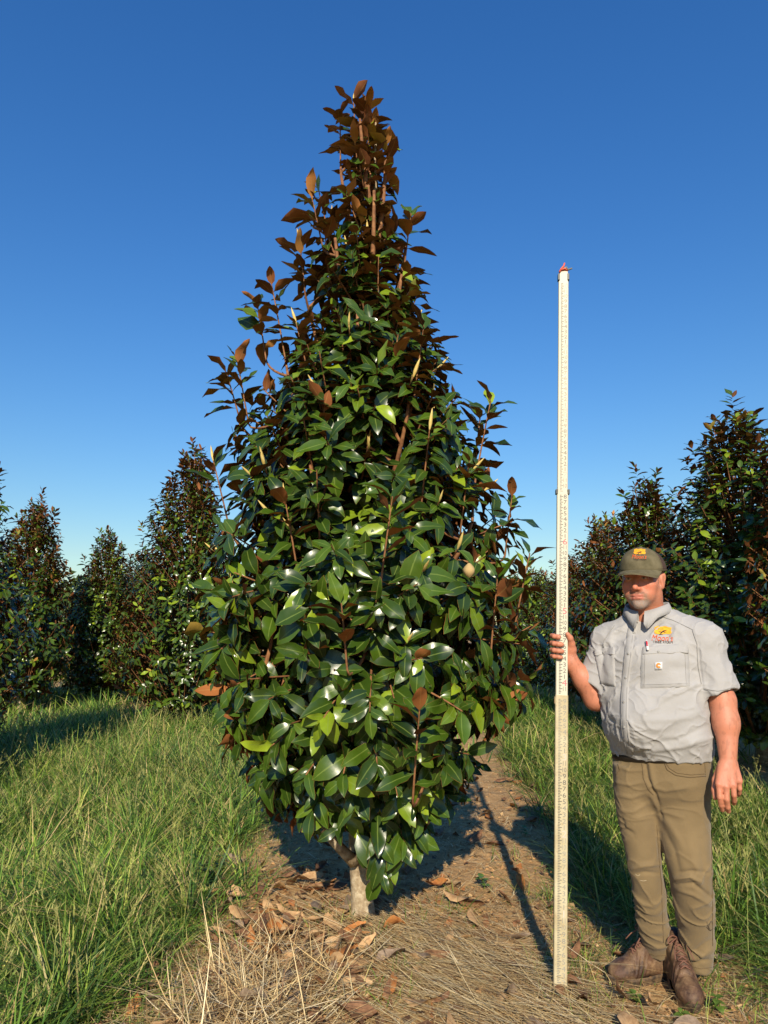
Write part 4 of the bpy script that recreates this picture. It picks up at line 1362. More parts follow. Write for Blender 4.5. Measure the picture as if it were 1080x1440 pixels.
# right sleeve
t0, t1 = Q(858, 908, 3.18), Q(835, 968, 3.185)
sh.cone(t0, t1, .080, .074, .03)
ax2 = unit(t1 - t0)
def half_cut(F, p, n, lo, hi):
    n = unit(n)
    F.put(lambda X, Y, Z: -((X - p[0]) * n[0] + (Y - p[1]) * n[1] + (Z - p[2]) * n[2]), lo, hi, 0.004, True)
pl = s1 + ax1 * .012
half_cut(sh, pl, ax1 + np.array([.10, 0, -.02]), s1 - .16, s1 + .16)
sh.cone(s1 - ax1 * .03, s1 + ax1 * .08, .070, .071, .004, True)
pr = t1 + ax2 * .005
half_cut(sh, pr, ax2 + np.array([-.30, -.1, 0]), t1 - .16, t1 + .16)
sh.cone(t1 - ax2 * .04, t1 + ax2 * .06, .063, .066, .004, True)
sh.loft(rings(TORSO, YAW, 0), 0.03, power=2.25)
sh.ell(Q(905, 1012, 3.02), (.135, .11, .12), np.stack([hf, hl, hu], -1), .05)            # belly
sh.ell(Q(905, 930, 3.03), (.08, .14, .09), np.stack([hf, hl, hu], -1), .04)             # chest
sh.cone(Q(950, 891, 3.06), Q(990, 899, 3.01), .062, .072, .04)
sh.cone(Q(880, 890, 3.14), Q(858, 900, 3.18), .060, .068, .04)
V, Qd = sh.polygonize()
V = smooth_mesh(V, Qd, 2, .5)
N = vnormals(V, Qd)
# loose cloth: broad soft undulation, then folds
dz = .0045 * fbm(V[:, 0] * 9 + 3 * V[:, 2], V[:, 1] * 9, V[:, 2] * 7, seed=15, octv=3)
w1 = fbm(V[:, 0] * 6, V[:, 1] * 6, V[:, 2] * 6, seed=16, octv=2)
fold = 1 - np.abs(vnoise(V[:, 0] * 10 + w1 * 2.2 + V[:, 2] * 7, V[:, 1] * 10 + w1, V[:, 2] * 13 - V[:, 0] * 8, seed=17))
fold2 = 1 - np.abs(vnoise(V[:, 0] * 19 - w1 * 3 - V[:, 2] * 12, V[:, 1] * 19 + w1, V[:, 2] * 21 + V[:, 0] * 10, seed=18))
dz += .0068 * fold ** 8 + .0036 * fold2 ** 8 - .001
V = V + N * dz[:, None]
FOLDS_SHIRT = [([(975, 932), (950, 926), (925, 930)], .005, 4), ([(985, 945), (962, 940), (935, 943)], -.005, 3), ([(990, 962), (965, 966), (930, 985)], .006, 4), ([(985, 1000), (950, 1012), (905, 1012)], .005, 5),
               ([(995, 1020), (955, 1040), (915, 1046)], -.005, 4), ([(993, 1040), (960, 1050), (915, 1056)], .006, 4), ([(855, 1000), (862, 1030), (880, 1052)], .005, 4), ([(850, 985), (856, 1005), (870, 1028)], -.004, 3),
               ([(940, 868), (955, 885), (972, 920)], .004, 4), ([(925, 880), (945, 900), (962, 925)], -.003, 3), ([(905, 1040), (908, 1055), (910, 1066)], .005, 4),
               ([(843, 905), (850, 925), (846, 945)], -.006, 3), ([(862, 880), (858, 900), (866, 918)], .005, 4), ([(985, 912), (1000, 940), (1012, 965)], .003, 5), ([(1022, 915), (1024, 945), (1030, 970)], -.003, 4),
               ([(880, 990), (888, 1020), (896, 1050)], .003, 3), ([(870, 955), (878, 965), (890, 970)], -.004, 3), ([(982, 905), (984, 935), (988, 968)], -.005, 2.2)]
V = crease(V, vnormals(V, Qd), FOLDS_SHIRT)
sme = mesh_np('shirt', V, [Qd], [MAT_SHIRT])
shirt = link('shirt', sme, man)
BV_SHIRT = BVHTree.FromPolygons(V.tolist(), Qd.tolist())

def on_surface(bvh, px, py, lift):
    d = ray(px, py).normalized()
    hit, nrm, _, _ = bvh.ray_cast(Vector((0, 0, CAM_H)), d)
    if hit is None:
        hit, nrm, _, _ = bvh.find_nearest(P(px, py, 3.0))
    if nrm.dot(d) > 0: nrm = -nrm
    return np.array(hit + nrm * lift)

def patch(name, bvh, poly, mat, parent, lift=.003, nu=10, nv=10, taper=True, bulge=0.0):
    """a cloth panel laid on a surface: poly = four pixel corners (tl, tr, br, bl)"""
    a, b, c, d = [np.array(q, float) for q in poly]
    us = np.linspace(0, 1, nu); vs = np.linspace(0, 1, nv)
    pts = np.zeros((nv, nu, 3))
    for j, v in enumerate(vs):
        for i, u in enumerate(us):
            q = (a * (1 - u) + b * u) * (1 - v) + (d * (1 - u) + c * u) * v
            rim = (i in (0, nu - 1) or j in (0, nv - 1))
            lf_ = -.002 if (rim and taper) else lift + bulge * math.sin(math.pi * u) * math.sin(math.pi * v)
            pts[j, i] = on_surface(bvh, q[0], q[1], lf_)
    if taper:      # steep rims
        for j in (1, nv - 2):
            pts[j] = pts[j] * .35 + pts[0 if j == 1 else nv - 1] * .65 + (pts[j] - pts[0 if j == 1 else nv - 1]) * .0
        pass
    mb = MB(); mb.grid(pts)
    return link(name, mb.mesh(name, mat), parent)

def panel(name, bvh, poly, mat, parent, lift=.0035, nu=12, nv=12, bulge=0.0):
    a, b, c, d = [np.array(q, float) for q in poly]
    def at(u, v): return (a * (1 - u) + b * u) * (1 - v) + (d * (1 - u) + c * u) * v
    eps = .02
    us = [0, eps] + list(np.linspace(eps, 1 - eps, nu)[1:-1]) + [1 - eps, 1]
    vs = [0, eps] + list(np.linspace(eps, 1 - eps, nv)[1:-1]) + [1 - eps, 1]
    pts = np.zeros((len(vs), len(us), 3))
    for j, v in enumerate(vs):
        for i, u in enumerate(us):
            rim = i in (0, len(us) - 1) or j in (0, len(vs) - 1)
            q = at(u, v)
            pts[j, i] = on_surface(bvh, q[0], q[1], -.003 if rim else lift + bulge * math.sin(math.pi * u) * math.sin(math.pi * v))
    mb = MB(); mb.grid(pts)
    return link(name, mb.mesh(name, mat), parent)

# placket, pockets, pocket flaps, yoke and armhole seams, buttons
plk = [(888, 884), (886, 900), (883, 925), (880, 955), (878, 985), (878, 1015), (881, 1040), (887, 1060)]
pts = []
for (x, y) in np.array([np.interp(np.linspace(0, 7, 40), range(8), [q[i] for q in plk]) for i in (0, 1)]).T:
    row = [on_surface(BV_SHIRT, x + dx, y, lf_) for dx, lf_ in ((-5.6, -.002), (-5.2, .0035), (0, .0042), (5.2, .0035), (5.6, -.002))]
    pts.append(row)
mb = MB(); mb.grid(np.array(pts)); link('placket', mb.mesh('placket', MAT_SHIRT), shirt)
def seam(path, r_=.0011, mat=None, name='seam', bvh=BV_SHIRT, parent=None, n=24, lift=.002):
    p = np.array(path, float)
    t = np.linspace(0, len(p) - 1, n)
    q = np.stack([np.interp(t, range(len(p)), p[:, i]) for i in (0, 1)], -1)
    mb = MB(); mb.tube(np.array([on_surface(bvh, x, y, lift) for x, y in q]), r_, 5)
    return link(name, mb.mesh(name, mat or MAT_STITCH), parent or shirt)
seam([(q[0] - 3.6, q[1]) for q in plk], lift=.0040); seam([(q[0] + 3.6, q[1]) for q in plk], lift=.0040)
pk1 = panel('pocket', BV_SHIRT, [(901, 914), (969, 910), (971, 966), (900, 969)], MAT_SHIRT, shirt, .0045, bulge=.004)
pk2 = panel('pocket', BV_SHIRT, [(835, 914), (864, 913), (866, 966), (845, 962)], MAT_SHIRT, shirt, .0045, bulge=.006)
fl1 = panel('pocket_band', BV_SHIRT, [(903, 911), (968, 907), (968.5, 918), (903, 921)], MAT_SHIRT, shirt, .0085)
fl2 = panel('pocket_band', BV_SHIRT, [(836, 912), (865, 911), (865, 921), (837, 922)], MAT_SHIRT, shirt, .0085)
BV_POCK = BVHTree.FromPolygons([v.co[:] for o in (pk1,) for v in o.data.vertices], [p.vertices[:] for p in pk1.data.polygons])
for path in ([(907, 921), (906, 966)], [(963, 919), (965, 963)], [(904, 963), (968, 961)]):
    seam(path, .0009, bvh=BV_POCK, lift=.001)
seam([(974, 886), (980, 905), (981, 935), (986, 962)], .0016)
seam([(864, 880), (850, 900), (846, 922)], .0014)
seam([(916, 862), (945, 872), (975, 886)], .0010)
seam([(990, 969), (1010, 972), (1033, 966)], .0010)
mbut = Mat('shirt_button', srgb(150, 148, 142), .4)
def button(x, y, bvh=BV_SHIRT, lift=.006, r_=.0055):
    c = on_surface(bvh, x, y, lift); n = unit(on_surface(bvh, x, y, lift + .01) - c)
    mb = MB(); mb.tube(np.array([c - n * .002, c, c + n * .0012, c + n * .0010]), [r_, r_, r_ * .85, r_ * .5], 10)
    link('button', mb.mesh('button', mbut.m), shirt)
for (x, y) in [(890.5, 890), (884.5, 920), (880.5, 953), (878.3, 988), (878.6, 1023)]:
    button(x, y)
button(926, 917.5, lift=.010); button(851, 918, lift=.010)

# ---- collar: a stand round the neck folded over into two points
NC = hp(-.038, 0, -.139)
rows = []
MAT_COLLAR = cloth('collar_cotton', C_SHIRT, .04)
NT = 49
for j, th_ in enumerate(np.linspace(-math.pi * .985, math.pi * .985, NT)):
    # th = 0 at the nape, +-pi at the throat
    fr = abs(th_) / math.pi
    dirv = -hf * math.cos(th_) + hl * math.sin(th_)
    r0 = .074 + .010 * math.sin(fr * math.pi)
    gap = .010 * sstep(.88, 1.0, fr)
    top = .038 * (1 - .30 * sstep(.55, 1.0, fr))
    drop = .036 + .036 * sstep(.76, .93, fr) - .026 * sstep(.95, 1.0, fr)
    flare = .010 + .014 * sstep(.6, 1.0, fr)
    lean = hf * (.018 * fr - .004)
    slope = np.array([0, 0, -.030 * sstep(.25, 1.0, fr)])
    base = NC + dirv * r0 * (1, .95)[0] + lean + slope + hl * np.sign(th_) * gap
    rows.append([base + np.array([0, 0, -.012]) - dirv * .002, base + np.array([0, 0, top * .6]), base + np.array([0, 0, top]) + dirv * .001, base + np.array([0, 0, top + .002]) + dirv * .005,
                 base + dirv * (.008 + flare * .45) + np.array([0, 0, top - drop * .45]), base + dirv * (.008 + flare) + np.array([0, 0, top - drop]), base + dirv * (.004 + flare) + np.array([0, 0, top - drop - .001])])
mb = MB(); mb.grid(np.array(rows).transpose(1, 0, 2))
link('collar', mb.mesh('collar', MAT_COLLAR), shirt)

# ---- trousers
tf = Field((0.86, 2.78, -0.02), (1.56, 3.50, 1.02), 0.0040)
tf.loft(rings(HIP, RAD(32), 0), 0, 2.2)
tf.loft(rings(LEGR, RAD(40), 0), .022, 2.1)
tf.loft(rings(LEGL, RAD(22), 0), .022, 2.1)
tf.ell(Q(945, 1098, 3.17), (.12, .09, .09), None, .05)
V, Qd = tf.polygonize()
V = smooth_mesh(V, Qd, 3, .5)
N = vnormals(V, Qd)
low = sstep(.62, .25, V[:, 2])
w1 = fbm(V[:, 0] * 5, V[:, 1] * 5, V[:, 2] * 5, seed=25, octv=2)
fold = 1 - np.abs(vnoise(V[:, 0] * 8 + w1 * 2, V[:, 1] * 8, V[:, 2] * 17 + w1 * 3 + 4 * V[:, 0], seed=26)); fold = fold ** 1.6
V = V + N * (.0045 * fbm(V[:, 0] * 8, V[:, 1] * 8, V[:, 2] * 8, seed=27, octv=3) + (.0035 + .0045 * low) * (fold ** 4 - .25))[:, None]
FOLDS_T = [([(866, 1075), (885, 1084), (905, 1083)], .005, 2.5), ([(866, 1100), (885, 1104), (905, 1100)], .005, 2.5), ([(868, 1118), (888, 1122), (908, 1115)], .005, 3), ([(872, 1140), (890, 1142), (910, 1130)], .005, 3), ([(874, 1150), (878, 1165), (890, 1172)], -.007, 3),
           ([(915, 1120), (930, 1140), (960, 1150)], .005, 3), ([(913, 1105), (935, 1112), (965, 1108)], .005, 3), ([(920, 1130), (945, 1165), (965, 1200)], .005, 5), ([(930, 1160), (948, 1195), (955, 1225)], -.005, 4),
           ([(890, 1222), (905, 1217), (930, 1215)], .008, 3), ([(890, 1230), (905, 1227), (925, 1228)], -.007, 3), ([(893, 1262), (905, 1272), (920, 1275)], .006, 3),
           ([(950, 1236), (970, 1232), (985, 1240)], .011, 3), ([(950, 1244), (975, 1243), (1000, 1262)], -.010, 3), ([(955, 1252), (975, 1258), (998, 1272)], .007, 3), ([(952, 1228), (975, 1225), (995, 1228)], -.006, 3),
           ([(960, 1345), (980, 1348), (1000, 1335)], .010, 4), ([(958, 1330), (975, 1340), (998, 1322)], -.006, 4), ([(962, 1358), (985, 1352), (1002, 1350)], -.008, 3),
           ([(903, 1325), (920, 1333), (942, 1330)], .006, 3), ([(900, 1300), (915, 1312), (938, 1310)], .004, 4), ([(912, 1062), (916, 1085), (920, 1110)], .006, 4), ([(908, 1072), (911, 1095), (922, 1118), (932, 1150)], -.009, 2.5),
           ([(968, 1180), (975, 1210), (985, 1235)], .004, 6), ([(985, 1180), (990, 1220), (995, 1260)], -.004, 4)]
V = crease(V, vnormals(V, Qd), FOLDS_T)
tro = link('trousers', mesh_np('trousers', V, [Qd], [MAT_TROU]), man)
BV_TR = BVHTree.FromPolygons(V.tolist(), Qd.tolist())
def tseam(path, r_=.0013, name='seam', **kw):
    return seam(path, r_, MAT_SEAM, name, BV_TR, tro, lift=.0012, **kw)
tseam([(934, 1071), (938, 1082), (950, 1090), (970, 1093), (992, 1091)], .0020, 'pocket_edge')
tseam([(936, 1072), (941, 1080), (952, 1087), (972, 1089.5), (992, 1088)], .0012)
tseam([(869, 1075), (872, 1082), (866, 1090)], .0018, 'pocket_edge')
tseam([(903, 1073), (905, 1095), (912, 1110), (919, 1118)], .0015, 'fly_seam')
tseam([(990, 1058), (991, 1075), (992, 1092)])
tseam([(924, 1160), (926, 1200), (930, 1240), (931, 1280), (933, 1325)], .0013)
tseam([(1000, 1180), (1001.5, 1260), (1002, 1330)], .0015)
tseam([(907, 1338), (922, 1344), (943, 1342)], .0014); tseam([(963, 1356), (985, 1362), (1001, 1360)], .0014)
# grass stain scribble on the shin, chalk mark on the other knee
mst = Mat('trouser_stain', srgb(66, 56, 46), .9)
for path in ([(1000, 1295), (996, 1302), (999, 1309)], [(993, 1303), (998, 1309), (1003, 1306)], [(994, 1296), (995, 1302), (997, 1308)]):
    seam(path, .0012, mst.m, 'stain', BV_TR, tro, lift=.0005, n=6)
mch = Mat('chalk_mark', srgb(172, 156, 126), .95)
for path in ([(893, 1229), (897, 1232), (900, 1230)], [(900, 1238), (905, 1239), (909, 1238)]):
    seam(path, .0012, mch.m, 'chalk_mark', BV_TR, tro, lift=.0003, n=6)

# ---- belt
mbelt = Mat('black_leather', srgb(34, 28, 24), .45)
rg = rings([(1059, 862, 998, 3.10, .147)], RAD(32), -.001)[0]
z_, cx_, cy_, a_, b_, yw = rg
ff, ll, _ = frame(yw)
rws = []
for ang in np.linspace(0, 2 * math.pi, 64, endpoint=False):
    q = np.abs(np.array([math.cos(ang), math.sin(ang)])) ** (2 / 2.2) * np.sign([math.cos(ang), math.sin(ang)])
    c = np.array([cx_, cy_, 0]) + ll * a_ * q[0] + ff * b_ * q[1]
    o_ = unit(ll * q[0] / a_ + ff * q[1] / b_)
    dzb = .012 * math.cos(ang) - .004
    rws.append([c + [0, 0, z_ - .014 + dzb] , c + o_ * .0045 + [0, 0, z_ - .013 + dzb], c + o_ * .0045 + [0, 0, z_ + .017 + dzb], c + [0, 0, z_ + .018 + dzb]])
mb = MB(); mb.grid(np.array(rws).transpose(1, 0, 2), True)
belt = link('belt', mb.mesh('belt', mbelt.m), man)

# ---- boots
mleather = Mat('brown_leather', rough=.55, spec=.4)
nl_ = mleather.noise(24, 5, .6)
mleather.color(mleather.mix(mleather.ramp(mleather.noise(16, 6, .7), [(0.45, (0, 0, 0)), (0.75, (1, 1, 1))]), mleather.ramp(nl_, [(0.3, srgb(46, 32, 25)), (0.7, srgb(98, 70, 52))]), srgb(146, 118, 86)))
mleather.bump(mleather.noise(70, 5, .7), .8, .006)
msole = Mat('dusty_sole', rough=.85); msole.color(msole.ramp(msole.noise(40, 4), [(0.35, srgb(46, 38, 32)), (0.65, srgb(112, 90, 64))]))
mlace = Mat('brown_lace', srgb(112, 76, 60), .8)
def boot(heel, toe, label, lift=0.0):
    heel = np.array(heel, float); toe = np.array(toe, float)
    d = toe - heel; Lb = np.linalg.norm(d[:2]); d = np.array([d[0], d[1], 0]) / Lb
    s = np.array([-d[1], d[0], 0]); u = np.array([0, 0, 1.])
    z0 = float(ground_z((heel[0] + toe[0]) / 2, (heel[1] + toe[1]) / 2)) + .002 + lift
    hb = np.array([heel[0], heel[1], z0])
    def w(x, y, z): return hb + d * x * Lb + s * y + u * z
    lo = np.minimum(w(-.1, 0, 0), w(1.1, 0, 0)) - .09; hi = np.maximum(w(-.1, 0, 0), w(1.1, 0, 0)) + .09; lo[2] = z0 - .01; hi[2] = z0 + .24
    F = Field(lo, hi, .0034)
    M = np.stack([d, s, u], -1)
    F.ell(w(.80, 0, .045), (.062, .050, .040), M, 0)
    F.ell(w(.64, 0, .055), (.085, .047, .046), M, .02)
    F.ell(w(.42, 0, .075), (.085, .040, .055), M, .03)
    F.cone(w(.25, 0, .06), w(.20, 0, .165), .046, .050, .03)
    F.ell(w(.13, 0, .050), (.050, .040, .048), M, .02)
    F.cone(w(.60, 0, .098), w(.30, 0, .160), .022, .032, .02, flat=(s, .75))
    zb = z0 + .020
    F.put(lambda X, Y, Z: zb - Z, lo, hi, .004, False) if False else None
    V, Qd = F.polygonize(); V = smooth_mesh(V, Qd, 2, .5); N = vnormals(V, Qd)
    lx = (V - hb) @ d / Lb
    V = V + N * (.0020 * fbm(V[:, 0] * 30, V[:, 1] * 30, V[:, 2] * 30, seed=33, octv=2) + .0022 * np.sin(lx * 95 + 3 * V[:, 2] * 40) * np.exp(-((lx - .62) / .10) ** 2))[:, None]
    V[:, 2] = np.maximum(V[:, 2], zb - .004)
    b = link('boot', mesh_np('boot', V, [Qd], [mleather.m]), man)
    b['label'] = label
    bv = BVHTree.FromPolygons(V.tolist(), Qd.tolist())
    # sole with welt and lugs
    mb = MB(); prof = np.linspace(0, 1, 40)
    def outline(t):                        # t around
        a = 2 * math.pi * t
        x = .5 + .53 * math.cos(a)
        wdt = np.interp(x, [-.03, .1, .35, .55, .75, .95, 1.03], [.030, .041, .039, .049, .055, .040, .028])
        return x, wdt * math.sin(a) * (1.0 if abs(math.sin(a)) > .3 else 1.0)
    rr_ = []
    for zz_, sc in ((.0, .96), (.006, .99), (.018, 1.0), (.022, 1.07), (.029, 1.07), (.032, .98)):
        row = []
        for t in prof[:-1]:
            x, y = outline(t)
            rise = .012 * max(0, (x - .75) / .28) ** 2
            row.append(w(.5 + (x - .5) * (1 + (sc - 1) * .5), y * sc * 1.06, zz_ + rise))
        rr_.append(row)
    rr_ = np.array(rr_); mb.grid(rr_, True)
    cb = rr_[0].mean(0); k = rr_.shape[1]
    mb.add(np.concatenate([rr_[0], [cb]]), [(i, k, (i + 1) % k) for i in range(k)])
    link('sole', mb.mesh('sole', msole.m), b)
    # toe cap seam, laces and bow
    def surf(x, y, lift_=.003):
        o_ = Vector(w(x, y, .4)); h_, n_, _, _ = bv.ray_cast(o_, Vector((0, 0, -1)))
        return np.array(h_ + n_ * lift_) if h_ is not None else w(x, y, .12)
    for i in range(6):
        x = .66 - .055 * i
        for sgn in (-1, 1):
            mb = MB(); a0 = surf(x, sgn * .018); a1 = surf(x - .045, -sgn * .018); mm = (a0 + a1) / 2 + u * .004
            mb.tube(np.array([a0, surf(x - .02, 0, .006), a1]), .0028, 6)
            link('lace', mb.mesh('lace', mlace.m), b)
    k0 = surf(.36, 0, .010)
    for sgn in (-1, 1):
        lp = [k0, k0 + s * sgn * .022 + d * .012 + u * .014, k0 + s * sgn * .046 + d * .022 + u * .002, k0 + s * sgn * .044 + d * .034 - u * .016, k0 + s * sgn * .020 + d * .018 - u * .002, k0]
        t = np.linspace(0, 5, 22); lp = np.array(lp); q = np.stack([np.interp(t, range(6), lp[:, i]) for i in range(3)], -1)
        for _ in range(2): q[1:-1] = (q[:-2] + q[1:-1] * 2 + q[2:]) / 4
        mb = MB(); mb.tube(q, .0027, 6); link('lace', mb.mesh('lace', mlace.m), b)
        tl = np.array([k0, k0 + s * sgn * .014 + d * .03 - u * .004, k0 + s * sgn * .030 + d * .062 - u * .026, k0 + s * sgn * .036 + d * .085 - u * .048])
        mb = MB(); mb.tube(tl, .0026, 6); link('lace', mb.mesh('lace', mlace.m), b)
    # padded cuff
    mb = MB(); ang = np.linspace(0, 6.2832, 25)
    mb.tube(np.array([w(.20, 0, .178) + d * .050 * math.cos(a) + s * .047 * math.sin(a) for a in ang]), .0075, 7)
    link('cuff', mb.mesh('cuff', mleather.m), b)
    return b
gR_t = G(857, 1384); gR_h = gR_t + Vector((.305, .085, 0))
boot((gR_h.x, gR_h.y), (gR_t.x, gR_t.y), 'brown boot pointing towards the rod')
gL_t = G(979, 1428); gL_h = gL_t + Vector((.035, .312, 0))
boot((gL_h.x, gL_h.y), (gL_t.x, gL_t.y), 'brown boot pointing towards the camera')

# ---- cap
m = Mat('olive_canvas', rough=.9, spec=.2)
m.color(m.ramp(m.noise(30, 4), [(0.3, srgb(88, 82, 60)), (0.7, srgb(112, 104, 80))])); m.bump(m.noise(700, 2), .2, .002)
MAT_CAP = m.m
m = Mat('brown_mesh', rough=.9, spec=.2)
m.color(m.ramp(m.noise(600, 1), [(0.4, srgb(52, 40, 34)), (0.6, srgb(92, 74, 64))]))
MAT_CAPM = m.m
cap = thing('cap', (0, 0, 0), None, None); cap.parent = man; cap.location = Vector(HC.tolist()) - man.location
def cap_pt(az, t, off=0.0):
    """az 0 at the front; t 0 rim .. 1 crown"""
    el = t * math.pi / 2
    a = .1105 + off; b = .0930 + off
    hgt = .098 + off
    e = .80 if abs(az) < 1.2 else .92
    cr = math.cos(el) ** e; sr = math.sin(el) ** .92
    x = a * cr * math.cos(az) - .014; y = b * cr * math.sin(az); z = .025 + hgt * sr
    if math.cos(az) > 0:
        z += .010 * math.cos(az) * math.sin(el * 1.6) ; x += .006 * math.cos(az) * math.sin(math.pi * min(1, t * 1.3))
    z += .006 * (1 - t) * (-math.cos(az))* .6
    return hp(x, y, z)
def cap_panel(name, a0, a1, mat, n=14):
    mb = MB(); rows = []
    for t in np.linspace(0, .985, 12):
        rows.append([cap_pt(az, t) for az in np.linspace(a0, a1, n)])
    rows.insert(0, [cap_pt(az, 0.0, -.004) for az in np.linspace(a0, a1, n)])
    mb.grid(np.array(rows)); o = link(name, mb.mesh(name, mat), cap)
    return o
cp1 = cap_panel('front_panel', -1.25, 1.25, MAT_CAP, 26)
cap_panel('mesh_panel', 1.25, math.pi, MAT_CAPM); cap_panel('mesh_panel', -math.pi, -1.25, MAT_CAPM)
for az in (-1.25, 1.25):
    mb = MB(); mb.tube(np.array([cap_pt(az, t, .001) for t in np.linspace(0, .98, 12)]), .0014, 5); link('seam', mb.mesh('seam', MAT_CAP), cap)
mb = MB(); mb.tube(np.array([cap_pt(az, .02, .0012) for az in np.linspace(-math.pi, math.pi, 40)]), .0018, 5); link('rim', mb.mesh('rim', MAT_CAP), cap)
c = cap_pt(0, .99); mb = MB(); mb.tube(np.array([c - hu * .003, c + hu * .002, c + hu * .004]), [.007, .007, .004], 9); link('top_button', mb.mesh('top_button', MAT_CAP), cap)
# brim
top, bot = [], []
for v in np.linspace(0, 1, 8):
    rt, rb = [], []
    for az in np.linspace(-1.22, 1.22, 23):
        e0 = np.array([.1095 * math.cos(az) - .014, .0925 * math.sin(az), .031])
        ln = .086 * math.cos(az * .98) ** .42 if abs(az) < 1.55 else 0
        x = e0[0] + v * ln; y = e0[1] * (1 - .05 * v)
        z = .030 - .018 * v - 2.6 * (y ** 2) * (.35 + .65 * v) + .004
        rt.append(hp(x, y, z)); rb.append(hp(x + .0003, y, z - .0032))
    top.append(rt); bot.append(rb)
mb = MB(); mb.grid(np.array(top)); mb.grid(np.array(bot)[:, ::-1]); mb.grid(np.array([top[-1], bot[-1]]))
link('brim', mb.mesh('brim', MAT_CAP), cap)
for vv_ in (.93, .8):
    i0 = vv_ * 7; a0 = int(i0); fr = i0 - a0
    pth = (np.array(top[a0]) * (1 - fr) + np.array(top[a0 + 1]) * fr) + hu * .0006
    mb = MB(); mb.tube(pth, .0008, 4); link('brim_stitch', mb.mesh('brim_stitch', MAT_CAP), cap)
BV_CAP = BVHTree.FromPolygons([tuple(v.co) for v in cp1.data.vertices], [tuple(p.vertices) for p in cp1.data.polygons])

# ---- lettering and emblems
def text_mesh(s, shear=0.0):
    cu = bpy.data.curves.new('txt', 'FONT'); cu.body = s; cu.align_x = 'CENTER'; cu.align_y = 'CENTER'; cu.size = 1.0; cu.shear = shear; cu.resolution_u = 3
    ob = bpy.data.objects.new('txt', cu); COL.objects.link(ob)
    dg = bpy.context.evaluated_depsgraph_get()
    me = bpy.data.meshes.new_from_object(ob.evaluated_get(dg))
    v = np.array([q.co[:] for q in me.vertices]); f = [tuple(p.vertices) for p in me.polygons]
    bpy.data.objects.remove(ob); bpy.data.curves.remove(cu); bpy.data.meshes.remove(me)
    return v, f
TXT = {}
def put_text(name, s, bvh, x, y, w, h, mat, parent, lift=.0015, rot=0.0, shear=0.0):
    """flat lettering laid on a surface; x, y, w, h in photo pixels"""
    if (s, shear) not in TXT: TXT[(s, shear)] = text_mesh(s, shear)
    v, f = TXT[(s, shear)]
    lo, hi = v.min(0), v.max(0)
    q = (v - (lo + hi) / 2) / np.maximum(hi - lo, 1e-6)
    ca, sa = math.cos(rot), math.sin(rot)
    pts = []
    for a in q:
        dx, dy = a[0] * w, -a[1] * h
        pts.append(on_surface(bvh, x + dx * ca - dy * sa, y + dx * sa + dy * ca, lift))
    mb = MB(); mb.add(np.array(pts), f)
    return link(name, mb.mesh(name, mat, smooth=False), parent)
def blot(name, bvh, pts, mat, parent, lift=.0012, sub=1):
    pts = np.array(pts, float); c = pts.mean(0)
    ring1 = c + (pts - c) * .55
    allp = np.concatenate([[c], ring1, pts]); n = len(pts)
    f = [(0, 1 + i, 1 + (i + 1) % n) for i in range(n)] + [(1 + i, 1 + n + i, 1 + n + (i + 1) % n, 1 + (i + 1) % n) for i in range(n)]
    mb = MB(); mb.add(np.array([on_surface(bvh, x, y, lift) for x, y in allp]), f)
    return link(name, mb.mesh(name, mat, smooth=False), parent)
MO = Mat('orange_thread', srgb(206, 84, 30), .7).m
MY_ = Mat('yellow_thread', rough=.7); MY_.color(MY_.ramp(MY_.noise(90, 3), [(0.35, srgb(214, 136, 20)), (0.6, srgb(226, 172, 30))])); MY = MY_.m
MK = Mat('dark_thread', srgb(58, 44, 34), .8).m
MW = Mat('white_label', srgb(206, 206, 206), .8).m
MC = Mat('label_orange', srgb(216, 138, 52), .7).m
def moon_logo(bvh, x, y, w, parent, lift):
    s = w / 30.0
    rr = random.Random(4)
    top_ = [(-11, -16), (-6, -18), (-2, -17), (4, -18), (9, -16.5), (13, -16), (12, -12), (13.5, -8), (10, -6.5), (5, -7), (0, -6), (-5, -6.5), (-10, -7), (-12, -9.5), (-10.5, -12.5)]
    blot('emblem_patch', bvh, [(x + a * s, y + b * s) for a, b in top_], MY, parent, lift)
    for path, wd in (([(-4, -5.5), (-1, -8.5), (1.5, -10.5)], 1.5), ([(-2, -9), (2, -11), (6, -11.8)], 1.6), ([(-5, -10), (-1, -9), (3, -10)], 1.3), ([(1, -10), (3, -8.8), (6, -9.6)], 1.1), ([(-4.5, -5.8), (-2, -6.2), (1, -5.8)], .8)):
        p = np.array(path); nrm = np.stack([-(np.gradient(p[:, 1])), np.gradient(p[:, 0])], -1); nrm = nrm / np.linalg.norm(nrm, axis=1, keepdims=True)
        wv = np.array([.6, 1.0, .35])[:, None] * wd / 2
        q = np.concatenate([p + nrm * wv, (p - nrm * wv)[::-1]])
        mb = MB(); mb.add(np.array([on_surface(bvh, x + a * s, y + b * s, lift + .0007) for a, b in q]), [(0, 1, 4, 5), (1, 2, 3, 4)])
        link('emblem_tree', mb.mesh('emblem_tree', MK, smooth=False), parent)
    put_text('emblem_word', "Moon's", bvh, x, y - 1.2 * s, 30 * s, 9 * s, MO, parent, lift + .0008, 0.03, .25)
    put_text('emblem_word', 'TREE FARM', bvh, x + .5 * s, y + 4.8 * s, 28 * s, 3.4 * s, MK, parent, lift + .0005, 0.03)
moon_logo(BV_SHIRT, 931.5, 898.5, 30, shirt, .002)
moon_logo(BV_CAP, 899, 783.8, 20, cap, .0015)
BV_P1 = BV_POCK
panel('pocket_label', BV_P1, [(920.5, 931.5), (931.5, 931), (931.5, 942), (920.5, 942.5)], MW, shirt, .002, 4, 4)
arcp = [(926.3 + (3.4) * math.cos(a), 935.8 + 3.4 * math.sin(a)) for a in np.linspace(-.7, -5.4, 14)]
